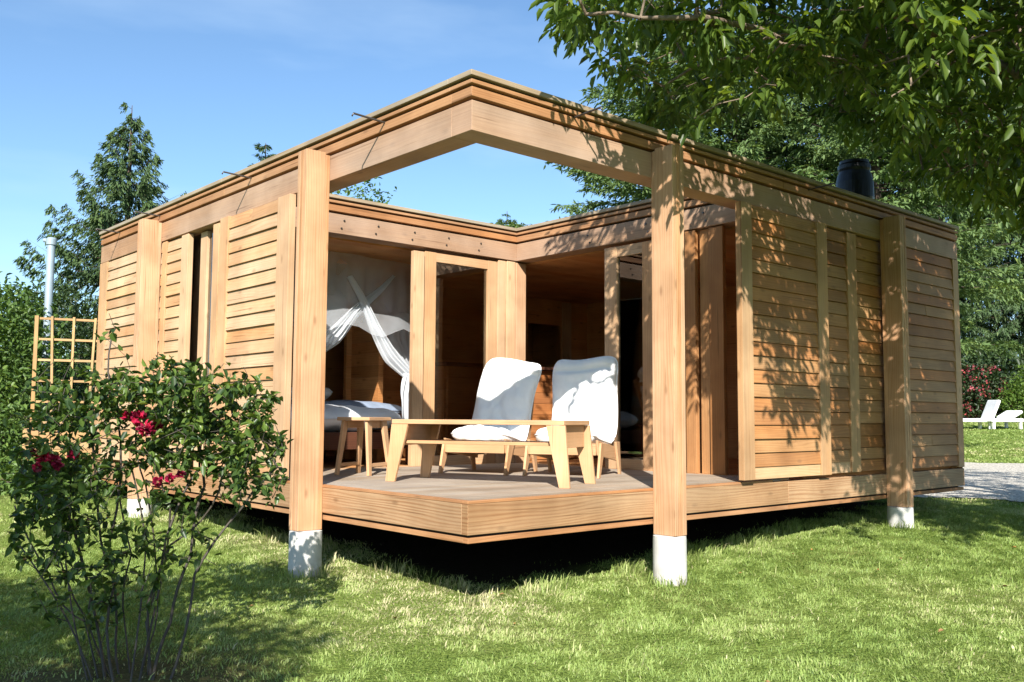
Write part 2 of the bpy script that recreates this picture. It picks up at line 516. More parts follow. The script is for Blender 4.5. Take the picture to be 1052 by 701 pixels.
class MB:
    """collects wooden pieces with board-aligned UVs; build() links them as ONE mesh object"""

    def __init__(self, M4=None):
        self.v, self.f, self.uv, self.rnd, self.M = [], [], [], [], M4

    def hexa(self, c, loc=None, rnd=None):
        """c: 8 corners (bottom ring, top ring); loc: matching straight coordinates for the grain"""
        c = [Vector(q) for q in c]
        loc = [Vector(q) for q in (loc or c)]
        if self.M is not None:
            c = [self.M @ q for q in c]
        k = len(self.v)
        self.v += [tuple(q) for q in c]
        rr = random.random() if rnd is None else rnd
        self.rnd += [rr] * 8
        ext = [max(q[i] for q in loc) - min(q[i] for q in loc) for i in range(3)]
        la = ext.index(max(ext))
        oth = [i for i in range(3) if i != la]
        ou, ov = random.random() * 50, random.random() * 50
        for f in _BOXF:
            self.f.append(tuple(k + i for i in f))
            q = [loc[i] for i in f]
            span = [max(p_[i] for p_ in q) - min(p_[i] for p_ in q) for i in range(3)]
            if span[la] > 0.3 * ext[la]:
                cr_ = oth[0] if span[oth[0]] >= span[oth[1]] else oth[1]
                off = 0 if cr_ == oth[0] else 3.7
                self.uv += [(p_[la] + ou, p_[cr_] + ov + off) for p_ in q]
            else:
                self.uv += [(p_[oth[0]] * 0.15 + ou, p_[oth[1]] + ov) for p_ in q]

    def box(self, a, b, rnd=None):
        x0, y0, z0 = (min(a[i], b[i]) for i in range(3))
        x1, y1, z1 = (max(a[i], b[i]) for i in range(3))
        self.hexa([(x0, y0, z0), (x1, y0, z0), (x1, y1, z0), (x0, y1, z0), (x0, y0, z1), (x1, y0, z1), (x1, y1, z1), (x0, y1, z1)], rnd=rnd)

    def bar(self, p0, p1, w0, t0, w1=None, t1=None, side=(1, 0, 0), rnd=None):
        """tapered bar from p0 to p1; w along side, t across"""
        p0, p1 = Vector(p0), Vector(p1)
        d = (p1 - p0).normalized()
        s = Vector(side)
        s = (s - d * s.dot(d)).normalized()
        q = d.cross(s)
        w1 = w0 if w1 is None else w1
        t1 = t0 if t1 is None else t1
        L = (p1 - p0).length
        c, lc = [], []
        for p_, ww, tt, z in ((p0, w0, t0, 0), (p1, w1, t1, L)):
            for a_, b_ in ((-1, -1), (1, -1), (1, 1), (-1, 1)):
                c.append(p_ + s * a_ * ww / 2 + q * b_ * tt / 2)
                lc.append((a_ * ww / 2, b_ * tt / 2, z))
        self.hexa(c, lc, rnd)

    def poly(self, verts, faces, uvs=None, rnd=0.5):
        k = len(self.v)
        if self.M is not None:
            verts = [tuple(self.M @ Vector(q)) for q in verts]
        self.v += [tuple(q) for q in verts]
        self.rnd += [rnd] * len(verts)
        for f in faces:
            self.f.append(tuple(k + i for i in f))
            for i in f:
                self.uv.append(uvs[i] if uvs else (verts[i][0] + verts[i][1], verts[i][2]))

    def lathe(self, prof, centre=(0, 0, 0), seg=32, rnd=0.5):
        vs, fs = [], []
        for r_, z_ in prof:
            for k in range(seg):
                a_ = 2 * math.pi * k / seg
                vs.append((centre[0] + r_ * math.cos(a_), centre[1] + r_ * math.sin(a_), centre[2] + z_))
        for i in range(len(prof) - 1):
            for k in range(seg):
                k2 = (k + 1) % seg
                fs.append((i * seg + k, i * seg + k2, (i + 1) * seg + k2, (i + 1) * seg + k))
        fs.append(tuple(range(seg))[::-1])
        fs.append(tuple((len(prof) - 1) * seg + k for k in range(seg)))
        self.poly(vs, fs, rnd=rnd)

    def tube(self, pts, radii, seg=6, rnd=0.5):
        pts = [np.array(q, float) for q in pts]
        vs, fs = [], []
        for i, q in enumerate(pts):
            d = pts[min(i + 1, len(pts) - 1)] - pts[max(i - 1, 0)]
            d = d / (np.linalg.norm(d) + 1e-9)
            s = np.cross(d, (0.31, 0.17, 0.93) if abs(d[2]) < 0.9 else (1, 0.1, 0))
            s /= np.linalg.norm(s)
            t = np.cross(d, s)
            for k in range(seg):
                a_ = 2 * math.pi * k / seg
                vs.append(tuple(q + radii[i] * (math.cos(a_) * s + math.sin(a_) * t)))
        for i in range(len(pts) - 1):
            for k in range(seg):
                k2 = (k + 1) % seg
                fs.append((i * seg + k, i * seg + k2, (i + 1) * seg + k2, (i + 1) * seg + k))
        fs.append(tuple(range(seg))[::-1])
        fs.append(tuple((len(pts) - 1) * seg + k for k in range(seg)))
        self.poly(vs, fs, rnd=rnd)

    def build(self, name, mat, parent=None, bevel=0.0, smooth=False, label=None):
        me = bpy.data.meshes.new(name)
        me.from_pydata(self.v, [], self.f)
        u = me.uv_layers.new(name='UVMap')
        u.data.foreach_set('uv', np.array(self.uv, 'f').ravel())
        at_ = me.attributes.new('rnd', 'FLOAT', 'POINT')
        at_.data.foreach_set('value', np.array(self.rnd, 'f'))
        bm = bmesh.new()
        bm.from_mesh(me)
        bmesh.ops.recalc_face_normals(bm, faces=bm.faces)
        bm.to_mesh(me)
        bm.free()
        me.materials.append(mat)
        o = bpy.data.objects.new(name, me)
        COL.objects.link(o)
        o.parent = parent
        if smooth:
            for q in me.polygons:
                q.use_smooth = True
        if bevel:
            bv = o.modifiers.new('soft_edges', 'BEVEL')
            bv.width = bevel
            bv.segments = 2
            bv.limit_method = 'ANGLE'
        if label:
            o['label'] = label
        return o


def np_mesh(name, V, F, rnd, mat, parent=None, smooth=False):
    """V (n,3), F (m,k) all k-gons, rnd (n,)"""
    me = bpy.data.meshes.new(name)
    V = np.ascontiguousarray(V, 'f')
    F = np.ascontiguousarray(F, 'i')
    k = F.shape[1]
    me.vertices.add(len(V))
    me.vertices.foreach_set('co', V.ravel())
    me.loops.add(F.size)
    me.loops.foreach_set('vertex_index', F.ravel())
    me.polygons.add(len(F))
    me.polygons.foreach_set('loop_start', np.arange(0, F.size, k, dtype='i'))
    try:
        me.polygons.foreach_set('loop_total', np.full(len(F), k, 'i'))
    except Exception:
        pass
    at_ = me.attributes.new('rnd', 'FLOAT', 'POINT')
    at_.data.foreach_set('value', np.ascontiguousarray(rnd, 'f'))
    me.update(calc_edges=True)
    me.validate()
    me.materials.append(mat)
    if smooth:
        me.polygons.foreach_set('use_smooth', np.ones(len(me.polygons), bool))
    o = bpy.data.objects.new(name, me)
    COL.objects.link(o)
    o.parent = parent
    return o


def unit(a):
    return a / (np.linalg.norm(a, axis=-1, keepdims=True) + 1e-9)


def leaves_np(P, D, Nn, L, Wd, fold=0.25, droop=0.25):
    """folded six-point leaves: base P, direction D, up normal Nn, length L, width Wd"""
    D = unit(D)
    S = unit(np.cross(D, Nn))
    Nn = np.cross(S, D)
    L = np.asarray(L).reshape(-1, 1) * np.ones((len(P), 1))
    Wd = np.asarray(Wd).reshape(-1, 1) * np.ones((len(P), 1))
    b_ = P
    up = Nn * Wd * fold
    r1 = P + D * L * .30 + S * Wd * .46 + up
    r2 = P + D * L * .66 + S * Wd * .40 + up - Nn * L * droop * .35
    t_ = P + D * L - Nn * L * droop
    l2 = P + D * L * .66 - S * Wd * .40 + up - Nn * L * droop * .35
    l1 = P + D * L * .30 - S * Wd * .46 + up
    V = np.stack([b_, r1, r2, t_, l2, l1], 1).reshape(-1, 3)
    i = np.arange(len(P))[:, None] * 6
    F = np.concatenate([i + np.array([[0, 1, 2, 3]]), i + np.array([[0, 3, 4, 5]])], 0)
    return V, F


def rand_dirs(n_):
    return unit(rng.normal(size=(n_, 3)))


# ------------------------------------------------------------------ terrain
def ground_h(x, y):
    """level in front, rising a little under the cabin and again across the far lawn"""
    x, y = np.asarray(x, float), np.asarray(y, float)
    s = 0.67 * x + 0.742 * y

    def up(q, k):
        return .5 * (q + np.sqrt(q * q + k))
    h = .070 * (up(s - .55, .4) - up(s - 4.9, .6)) + .068 * (up(s - 15.5, 4.0) - up(s - 60, 9.0))
    return h + 0.012 * np.sin(x * 1.3 + 1.3) * np.sin(y * 1.1) * (np.hypot(x, y) < 40)


def grid_sheet(name, xs, ys, mat, dz=0.0, mask=None):
    X, Y = np.meshgrid(xs, ys, indexing='ij')
    Z = ground_h(X, Y) + dz
    V = np.stack([X, Y, Z], -1).reshape(-1, 3)
    nx, ny = X.shape
    i, j = np.meshgrid(np.arange(nx - 1), np.arange(ny - 1), indexing='ij')
    F = np.stack([i * ny + j, (i + 1) * ny + j, (i + 1) * ny + j + 1, i * ny + j + 1], -1).reshape(-1, 4)
    if mask is not None:
        cx_ = V[F].mean(1)
        F = F[mask(cx_[:, 0], cx_[:, 1])]
    return np_mesh(name, V, F, np.zeros(len(V)), mat, smooth=True)


def axis_pts():
    a_ = np.arange(-12, 36, 0.4)
    out = [-400, -200, -100, -60, -35, -22, -16]
    return np.array(out + list(a_) + [40, 48, 60, 90, 150, 300, 500])


lawn = grid_sheet('lawn', axis_pts(), axis_pts(), M['turf'])
tag(lawn, 'mown green lawn with worn dry patches round the cabin', 'lawn', kind='structure')


def path_mask(x, y):
    # a drive that passes behind the east end of the cabin
    s = 0.85 * x + 0.53 * y
    wob = 0.22 * np.sin(y * 1.9) + 0.14 * np.sin(y * 4.3 + 1) + .12 * np.sin(x * 3.7)
    return (s > 6.8 + wob) & (s < 16.1 + wob) & (y > -16) & (y < 6.4 + wob) & (x > 7.12)


gp = grid_sheet('gravel_path', np.arange(6, 30, 0.1), np.arange(-16, 8, 0.1), M['gravel'], dz=0.012, mask=path_mask)
tag(gp, 'pale gravel drive running behind the cabin end', 'path', kind='structure')

# ------------------------------------------------------------------ cabin
D = 3.4627
W = 7.0
ZT, ZBT, ZB, ZD, ZF = 3.395, 3.22, 3.018, 0.718, 0.511
cabin = empty('wooden_cabin')
tag(cabin, 'square flat roofed larch cabin with open corner deck on white concrete footings', 'cabin')


class Face:
    """X: runs along x, looks towards -y.  Y: runs along y, looks towards -x.  o is metres outwards."""

    def __init__(self, kind, plane=0.0):
        self.k, self.p = kind, plane

    def __call__(self, a_, o, z):
        return (a_, self.p - o, z) if self.k == 'X' else (self.p - o, a_, z)


FR, FL = Face('X', 0), Face('Y', 0)
IL, IR = Face('X', D), Face('Y', D)


def fbox(mb, F_, a0, a1, o0, o1, z0, z1, rnd=None):
    mb.box(F_(a0, o0, z0), F_(a1, o1, z1), rnd)


def run(mb, F_, a0, a1, o0, o1, z0, z1, piece=3.6, jitter=True):
    """long board laid in pieces butted end to end"""
    n_ = max(1, round((a1 - a0) / piece))
    for i in range(n_):
        s0, s1 = a0 + (a1 - a0) * i / n_, a0 + (a1 - a0) * (i + 1) / n_
        fbox(mb, F_, s0, s1 - (0.002 if i < n_ - 1 else 0), o0, o1, z0, z1)


def lapped(F_, a0, a1, z0, z1, o, pitch=0.112, back=0.014):
    """lap boards: each board's lower edge stands proud of the one below"""
    mb = MB()
    n_ = max(1, round((z1 - z0) / pitch))
    h = (z1 - z0) / n_
    for i in range(n_):
        b0, b1 = z0 + i * h, z0 + (i + 1) * h
        cuts = [a0, a1]
        if a1 - a0 > 0.8 and random.random() < 0.3:
            cuts = [a0, a0 + (a1 - a0) * random.uniform(.3, .7), a1]
        for s0, s1 in zip(cuts[:-1], cuts[1:]):
            ob = o + random.uniform(-.0025, .0025)
            e = 0.0015 if s1 != a1 else 0
            b0j = b0 + random.uniform(-.002, .002)
            c = [F_(s0, o - back, b0j), F_(s1 - e, o - back, b0j), F_(s1 - e, ob + .020, b0j), F_(s0, ob + .020, b0j),
                 F_(s0, o - back, b1 - .002), F_(s1 - e, o - back, b1 - .002), F_(s1 - e, ob + .004, b1 - .004), F_(s0, ob + .004, b1 - .004)]
            lc = [(s0, 0, b0), (s1, 0, b0), (s1, .03, b0), (s0, .03, b0), (s0, 0, b1), (s1, 0, b1), (s1, .03, b1), (s0, .03, b1)]
            mb.hexa(c, lc)
    return mb


# --- roof edge: beam, recessed joints, boards and a weathered cap, on the four runs of the plan
LAYERS = [(ZB, 3.212, 0.0, 'beam'), (3.236, 3.297, 0.006, 'fascia'), (3.315, 3.340, 0.018, 'fascia'), (3.358, 3.392, 0.034, 'cap')]
TB = 0.205
for z0, z1, o, mk in LAYERS:
    nm = {'beam': 'beam', 'fascia': 'fascia_board', 'cap': 'roof_edge'}[mk]
    mb = MB()
    run(mb, FR, -o, W, o, -TB, z0, z1, 7.1 if mk == 'beam' else 3.6)
    mb.build(nm, M[mk], cabin, 0.003)
    mb = MB()
    run(mb, FL, TB + .001, W, o, -TB, z0, z1, 7.1 if mk == 'beam' else 3.6)
    mb.build(nm, M[mk], cabin, 0.003)
    mb = MB()
    run(mb, IL, TB + .001, D + TB, o, -TB, z0, z1, 4)
    mb.build(nm, M[mk], cabin, 0.003)
    mb = MB()
    run(mb, IR, TB + .001, D - o - .001, o, -TB, z0, z1, 4)
    mb.build(nm, M[mk], cabin, 0.003)
mb = MB()                                         # black membrane in the joints
for F_, a0, a1 in ((FR, .015, W - .01), (FL, TB + .002, W - .01), (IL, TB + .002, D + TB - .01), (IR, TB + .002, D - .001)):
    fbox(mb, F_, a0 + .045, a1, -.06, -TB + .012, 3.2145, 3.3555)
mb.build('roof_membrane', M['membrane'], cabin)
# roof slab over the rooms
mb = MB()
mb.box((TB + .01, D + TB + .01, 3.052), (W - .02, W - .02, 3.37))
mb.box((D + TB + .01, TB + .01, 3.052), (W - .02, D + TB + .01, 3.37))
mb.build('roof', M['membrane'], cabin)


def boards_sheet(mb, x0, x1, y0, y1, z0, z1, along, bw, gap):
    if along == 'x':
        n_ = round((y1 - y0) / bw)
        h = (y1 - y0) / n_
        for i in range(n_):
            mb.box((x0, y0 + i * h, z0), (x1, y0 + (i + 1) * h - gap, z1))
    else:
        n_ = round((x1 - x0) / bw)
        h = (x1 - x0) / n_
        for i in range(n_):
            mb.box((x0 + i * h, y0, z0), (x0 + (i + 1) * h - gap, y1, z1))


mb = MB()
boards_sheet(mb, .2, W - .15, D + TB + .002, W - .15, 3.0, 3.05, 'x', .16, .002)
boards_sheet(mb, D + TB + .002, W - .15, .2, D + TB, 3.0, 3.05, 'x', .16, .002)
mb.build('ceiling', M['ceil'], cabin)
mb = MB()
boards_sheet(mb, .05, W - .15, D + .012, W - .15, .66, .70, 'x', .14, .001)
boards_sheet(mb, D + .012, W - .15, .05, D + .01, .66, .70, 'x', .14, .001)
mb.build('floor', M['inner'], cabin)

# --- deck
mb = MB()
boards_sheet(mb, .05, D, .05, D, .688, .7165, 'x', .138, .006)
mb.build('deck', M['deck'], cabin, 0.002)
for F_, a0, a1 in ((FR, -.002, D - .2), (FL, .046, D - .2)):
    mb = MB()
    fbox(mb, F_, a0, a1, .002, -.044, .7005, .7195, .2)
    mb.build('deck_edge', M['fascia'], cabin, 0.003)
mb = MB()
run(mb, FR, 0, W, 0, -.06, .513, .70, 3.6)
mb.build('rim_board', M['rim'], cabin, .004)
mb = MB()
run(mb, FL, .061, W, 0, -.06, .513, .70, 3.6)
mb.build('rim_board', M['rim'], cabin, .004)
mb = MB()
run(mb, FR, .012, W, -.012, -.06, .462, .496, 4.2)
mb.build('drip_board', M['fascia'], cabin, .002)
mb = MB()
run(mb, FL, .061, W, -.012, -.06, .462, .496, 4.2)
mb.build('drip_board', M['fascia'], cabin, .002)
mb = MB()
mb.box((.063, .063, .47), (W - .02, W - .02, .655))
mb.build('underfloor', M['membrane'], cabin)

# --- posts on concrete footings
PW, PO = 0.135, 0.203


def post(F_, a_):
    mb = MB()
    for k in (-1, 0, 1):                         # three laminations with fine grooves between
        t = PW / 3
        fbox(mb, F_, a_ + k * t - t / 2 + .0022, a_ + k * t + t / 2 - .0022, PO, .0365, .392, 3.232)
        fbox(mb, F_, a_ + k * t - t / 2 + .0022, a_ + k * t + t / 2 - .0022, .0365, .0015, .392, 3.214)
    o = mb.build('post', M['post'], cabin, .003)
    c = F_(a_, .098, 0)
    mb = MB()
    mb.lathe([(.121, -.25), (.122, 0), (.12, .36), (.118, .385), (.10, .390)], c, 36)
    mb.build('footing', M['concrete'], o, smooth=False)
    return o


for F_, a_ in ((FR, 1.787), (FL, 1.784), (FR, 5.29), (FL, 5.16)):
    post(F_, a_)
# rear footings carrying the floor
for x, y in ((6.6, 6.6), (3.5, 3.5), (6.6, 3.4), (3.4, 6.6)):
    mb = MB()
    mb.lathe([(.12, -.2), (.12, .46)], (x, y, 0), 24)
    mb.build('footing', M['concrete'], cabin)


# --- shutters: stiles, rails and lap boards
def shutter(F_, a0, a1, w0, w1, o, z0=.735, z1=3.006, name='sliding_shutter'):
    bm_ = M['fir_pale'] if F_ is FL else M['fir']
    root = empty(name)
    root.parent = cabin
    for s0, s1 in ((a0, a0 + w0), (a1 - w1, a1)):
        if s1 - s0 < .01:
            continue
        mb = MB()
        fbox(mb, F_, s0, s1, o + .026, o - .03, z0, z1)
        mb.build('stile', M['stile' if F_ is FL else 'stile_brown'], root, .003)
    mb = MB()
    fbox(mb, F_, a0 + w0, a1 - w1, o + .010, o - .03, z0, z0 + .10)
    mb.build('rail', M['stile'], root, .003)
    lapped(F_, a0 + w0, a1 - w1, z0 + .101, z1, o).build('lap_boards', bm_, root, .002)
    return root


def fixed_wall(F_, a0, a1, o, z0, z1, name='wall'):
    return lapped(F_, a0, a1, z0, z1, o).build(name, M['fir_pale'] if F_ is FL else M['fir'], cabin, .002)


# right facade
shutter(FR, 2.783, 4.117, .15, .165, .03)
shutter(FR, 4.10, 4.765, .05, .17, -.036)
fixed_wall(FR, 4.77, 5.36, -.05, .735, 3.006)
fixed_wall(FR, 5.362, 6.86, -.016, .735, 3.012)
mb = MB()
fbox(mb, FR, 6.862, 6.999, .006, -.06, .715, 3.012)
mb.build('corner_board', M['stile'], cabin, .003)
# left facade
fixed_wall(FL, 5.10, 6.74, -.016, .735, 3.012)
mb = MB()
fbox(mb, FL, 6.742, 6.999, .006, -.06, .715, 3.012)
mb.build('corner_board', M['stile'], cabin, .003)
shutter(FL, 4.42, 5.075, .16, .105, -.03)
shutter(FL, 3.40, 3.85, .02, .13, -.036)
shutter(FL, 2.245, 3.55, .205, .17, .03)
# east and north outer walls (seen through the rooms and from the sides)
for nm, box_ in (('wall', ((W - .14, .07, .70), (W - .02, W - .02, 3.05))), ('wall', ((.07, W - .14, .70), (W - .141, W - .02, 3.05)))):
    mb = MB()
    mb.box(*box_)
    mb.build(nm, M['inner'], cabin)
lapped(Face('X', 0), 0, 0.001, 0, .1, 0) if False else None
for F_ in (Face('X', W), Face('Y', W)):
    mb = lapped(Face(F_.k, 0), .02, W, .52, 3.34, 0)
    mb.v = [((x, W + .005 - y, z) if F_.k == 'X' else (W + .005 - x, y, z)) for x, y, z in mb.v]
    mb.build('wall', M['fir'], cabin, .002)
# left-facade room windows behind the shutters
mb = MB()
for s0, s1 in ((4.13, 4.28), (5.05, 5.2), (3.62, 3.7)):
    fbox(mb, FL, s0, s1, -.075, -.13, .735, 3.0)
mb.build('window_frame', M['stile'], cabin, .003)
mb = MB()
fbox(mb, FL, 3.7, 5.2, -.10, -.106, .74, 3.0)
mb.build('pane', M['glass'], cabin)
# right-facade inner lining
mb = MB()
fbox(mb, FR, 3.9, 6.95, -.10, -.14, .70, 3.05)
mb.build('lining', M['inner'], cabin)
mb = MB()
fbox(mb, FL, 5.21, 6.95, -.11, -.14, .70, 3.05)
mb.build('lining', M['inner'], cabin)


# --- inner walls round the deck
def stile_part(F_, s0, s1, o0, o1, z0=.7175, z1=3.006, name='stile', parent=cabin, mat='stile'):
    mb = MB()
    fbox(mb, F_, s0, s1, o0, o1, z0, z1)
    return mb.build(name, M[mat], parent, .004)


def glazed_door(F_, a0, a1, w0, w1, o, top=.11, bot=.10, z0=.7175, z1=2.985):
    d = empty('glazed_door')
    d.parent = cabin
    stile_part(F_, a0, a0 + w0, o, o - .06, z0, z1, 'stile', d)
    stile_part(F_, a1 - w1, a1, o, o - .06, z0, z1, 'stile', d)
    for r0, r1 in ((z0, z0 + bot), (z1 - top, z1)):
        mb = MB()
        fbox(mb, F_, a0 + w0, a1 - w1, o - .003, o - .057, r0, r1)
        mb.build('rail', M['stile'], d, .003)
    mb = MB()
    fbox(mb, F_, a0 + w0 - .01, a1 - w1 + .01, o - .027, o - .033, z0 + bot - .01, z1 - top + .01)
    mb.build('pane', M['glass'], d)
    return d


stile_part(IL, 2.03, 2.165, .0, -.06, z1=2.965, name='door_frame')
glazed_door(IL, 2.20, 3.20, .15, .13, -.04, top=.10)
stile_part(IL, 3.208, 3.32, -.02, -.08, name='door_frame')
stile_part(IL, 3.328, 3.455, -.008, -.07, name='door_frame')
mb = MB()
mb.box((D + .002, D + .004, .7175), (D + .155, D + .16, 3.0))
mb.build('post', M['post'], cabin, .006)
stile_part(IL, .10, .26, -.01, -.09, name='door_frame')
# right inner wall
glazed_door(IR, 1.45, 2.11, .15, .17, -.02)
for s0, s1, o in ((.94, 1.06, -.01), (.80, .918, -.055), (.632, .79, -.02)):
    stile_part(IR, s0, s1, o, o - .05, name='folded_shutter', mat='fir')
stile_part(IR, .12, .26, -.05, -.12, name='door_frame')
mb = MB()
fbox(mb, IL, .07, D + .01, .0, -.16, .70, .7172)
fbox(mb, IR, .07, D - .003, .0, -.16, .70, .7172)
mb.build('threshold', M['stile'], cabin, .002)

# --- rooms: partition with a doorway
mb = MB()
fx = Face('X', 5.62)
for a0, a1, z0, z1 in ((2.55, 5.62, .70, 3.0), (6.30, 6.49, .70, 3.0), (6.52, 6.86, .70, 3.0), (5.62, 6.30, 2.62, 3.0)):
    n_ = 16 if z0 < 1 else 2
    for i in range(n_):
        fbox(mb, fx, a0, a1, 0, -.06, z0 + (z1 - z0) * i / n_, z0 + (z1 - z0) * (i + 1) / n_ - .002)
mb.build('partition', M['inner'], cabin)
mb = MB()
fbox(mb, fx, 6.31, 6.50, .022, .001, .70, 2.98)
mb.build('door_frame', M['stile'], cabin, .003)
mb = MB()
fx2 = Face('Y', 2.62)
for i in range(16):
    fbox(mb, fx2, 5.0, 5.615, 0, -.07, .70 + i * .1437, .70 + (i + 1) * .1437 - .002)
mb.build('partition', M['inner'], cabin)

# --- bolt heads on the inner beams
for F_, aa in ((IL, (1.15, 1.55, 2.0, 2.45, 2.9)), (IR, (2.9, 2.3, 1.5, .8))):
    for a_ in aa:
        for dz in (.055, .135):
            mb = MB()
            c_ = np.array(F_(a_ + (.03 if dz > .1 else 0), 0, ZB + dz))
            n_ = np.array(F_(0, 1, 0)) - np.array(F_(0, 0, 0))
            mb.tube([c_ - n_ * .002, c_ + n_ * .008], [.011, .010], 8)
            mb.build('bolt', M['steel'], cabin)

# --- hooks on the roof edge
HL = 0.26


def hook(F_, a_):
    mb = MB()
    b0 = np.array(F_(a_, .004, 3.293))
    tip = np.array(F_(a_ - .004, .004 + HL, 3.302))
    end = np.array(F_(a_ - .006, .004 + HL + .012, 3.28))
    mb.tube([np.array(F_(a_, -.02, 3.293)), b0, tip, end], [.0075, .0075, .0075, .006], 8)
    mb.build('hook', M['steel'], cabin, smooth=True)


for F_, a_ in ((FL, .971), (FR, .90), (FL, 3.05), (FL, 5.15), (FR, 3.9), (FL, 6.35)):
    hook(F_, a_)

# --- flue on the roof
fl = empty('chimney', (5.72, .52, 3.37))
fl.parent = cabin
fl.scale = (.92, .92, .86)
mb = MB()
mb.lathe([(.145, 0), (.15, .05), (.15, .09), (.128, .10), (.128, .14), (.20, .19), (.215, .26), (.21, .46), (.19, .56), (.175, .60), (.185, .63), (.185, .68), (.15, .69)], (0, 0, 0), 36)
mb.build('flue_pot', M['black'], fl, smooth=False)
mb = MB()
mb.lathe([(.24, 0), (.24, .02), (.17, .035)], (0, 0, .001), 32)
mb.build('flashing', M['galv'], fl)
mb = MB()
mb.lathe([(.14, .688), (.165, .70), (.165, .735), (.05, .75)], (0, 0, 0), 32)
mb.build('cowl', M['black'], fl)


# ------------------------------------------------------------------ soft goods
def cushion(name, w, h, t, mat, parent, seed=0, sag=0.0, nu=44, nv=52, M4=None, crease=None):
    """stuffed cushion in the local x (width) / z (height) plane, thickness along y"""
    r = np.random.default_rng(seed)
    u = np.linspace(-1, 1, nu)
    v = np.linspace(-1, 1, nv)
    U, V_ = np.meshgrid(u, v, indexing='ij')
    prof = np.clip((1 - np.abs(U) ** 5) * (1 - np.abs(V_) ** 6), 0, 1) ** .5
    ph = r.uniform(0, 6, 8)
    wr = 1.5 * (.05 * np.sin(5 * U + 3 * V_ + ph[0]) + .05 * np.sin(9 * V_ - 4 * U + ph[1]) + .04 * np.sin(13 * U + 6 * V_ + ph[2]) + .03 * np.sin(17 * V_ + ph[3]))
    fold = np.zeros_like(U)
    for _ in range(7):
        a_, c_, ln_ = r.uniform(0, 3.14), r.uniform(-.8, .8), r.uniform(.25, .6)
        px_, py_ = r.uniform(-.8, .8), r.uniform(-.9, .9)
        dq = (U - px_) * math.cos(a_) + (V_ - py_) * math.sin(a_) + .12 * np.sin(4 * V_ + c_)
        al = -(U - px_) * math.sin(a_) + (V_ - py_) * math.cos(a_)
        fold -= .10 * np.exp(-(dq / .055) ** 2 - (al / ln_) ** 2)
    th = t / 2 * prof * (1 + wr * .8 + fold)
    if crease is not None:
        th *= 1 - .45 * np.exp(-((V_ - crease) / .06) ** 2)
    pin = (1 - .05 * (1 - np.abs(V_) ** 2)) * (1 - .13 * np.abs(V_) ** 9)
    X = U * w / 2 * pin + .012 * np.sin(3 * V_ + ph[4])
    Z = V_ * h / 2 * (1 - .035 * (1 - U ** 2) * np.abs(V_)) * (1 - .07 * np.abs(U) ** 9) + .012 * np.sin(3 * U + ph[5])
    Y0 = sag * (1 - U ** 2) * .5
    vs, fs = [], []
    for s in (1, -1):
        for i in range(nu):
            for j in range(nv):
                vs.append((X[i, j], Y0[i, j] + s * th[i, j], Z[i, j]))
    k = nu * nv
    for s in range(2):
        for i in range(nu - 1):
            for j in range(nv - 1):
                q = (i * nv + j, (i + 1) * nv + j, (i + 1) * nv + j + 1, i * nv + j + 1)
                fs.append(tuple(s * k + a_ for a_ in (q if s == 0 else q[::-1])))
    mb = MB(M4)
    mb.poly(vs, fs)
    # piping along the seam
    edge = [(i, 0) for i in range(nu)] + [(nu - 1, j) for j in range(1, nv)] + [(i, nv - 1) for i in range(nu - 2, -1, -1)] + [(0, j) for j in range(nv - 2, -1, -1)]
    o = mb.build(name, mat, parent, smooth=True)
    pm = MB(M4)
    pm.tube([(X[q] * 1.004, Y0[q], Z[q] * 1.004) for q in edge], [.006] * len(edge), 6)
    po = pm.build('piping', mat, o, smooth=True)
    bm = bmesh.new()
    bm.from_mesh(o.data)
    bmesh.ops.remove_doubles(bm, verts=bm.verts, dist=.0008)
    bmesh.ops.recalc_face_normals(bm, faces=bm.faces)
    bm.to_mesh(o.data)
    bm.free()
    for q in o.data.polygons:
        q.use_smooth = True
    return o


def tilt(loc, rx=0.0, rz=0.0, ry=0.0):
    return Matrix.Translation(loc) @ Matrix.Rotation(rz, 4, 'Z') @ Matrix.Rotation(ry, 4, 'Y') @ Matrix.Rotation(rx, 4, 'X')


# ------------------------------------------------------------------ furniture on the deck
TZ = .7167
ta = math.atan2(-1.303, .573)
tc_ = np.mean([(.615, 1.704), (1.188, .401), (1.696, .639), (1.192, 2.025)], axis=0)
tbl = empty('coffee_table', (tc_[0], tc_[1], TZ), ta)
tag(tbl, 'long low plywood table with lower shelf and splayed tapered legs at the deck edge', 'table')
TL, TW_, TH = 1.47, .55, .49
mb = MB()
mb.box((-TL / 2, -TW_ / 2, TH - .036), (TL / 2, TW_ / 2, TH))
mb.build('table_top', M['ply'], tbl, .004)
mb = MB()
mb.box((-TL / 2 + .05, -TW_ / 2 + .07, .30), (TL / 2 - .05, TW_ / 2 - .07, .324))
mb.build('shelf', M['ply'], tbl, .003)
for sx in (-1, 1):
    mb = MB()
    mb.box((sx * (TL / 2 - .035), -TW_ / 2 + .035, .285), (sx * (TL / 2 - .06), TW_ / 2 - .035, TH - .037))
    mb.build('end_panel', M['ply'], tbl, .003)
    for sy in (-1, 1):
        mb = MB()
        yy = sy * (TW_ / 2 - .018)
        mb.hexa([(sx * (TL / 2 + .005) - .042, yy - .013 + sy * .012, 0), (sx * (TL / 2 + .005) + .042, yy - .013 + sy * .012, 0), (sx * (TL / 2 + .005) + .042, yy + .013 + sy * .012, 0), (sx * (TL / 2 + .005) - .042, yy + .013 + sy * .012, 0),
                 (sx * (TL / 2 - .07) - .075, yy - .013, TH - .037), (sx * (TL / 2 - .07) + .075, yy - .013, TH - .037), (sx * (TL / 2 - .07) + .075, yy + .013, TH - .037), (sx * (TL / 2 - .07) - .075, yy + .013, TH - .037)])
        mb.build('leg', M['ply'], tbl, .003)

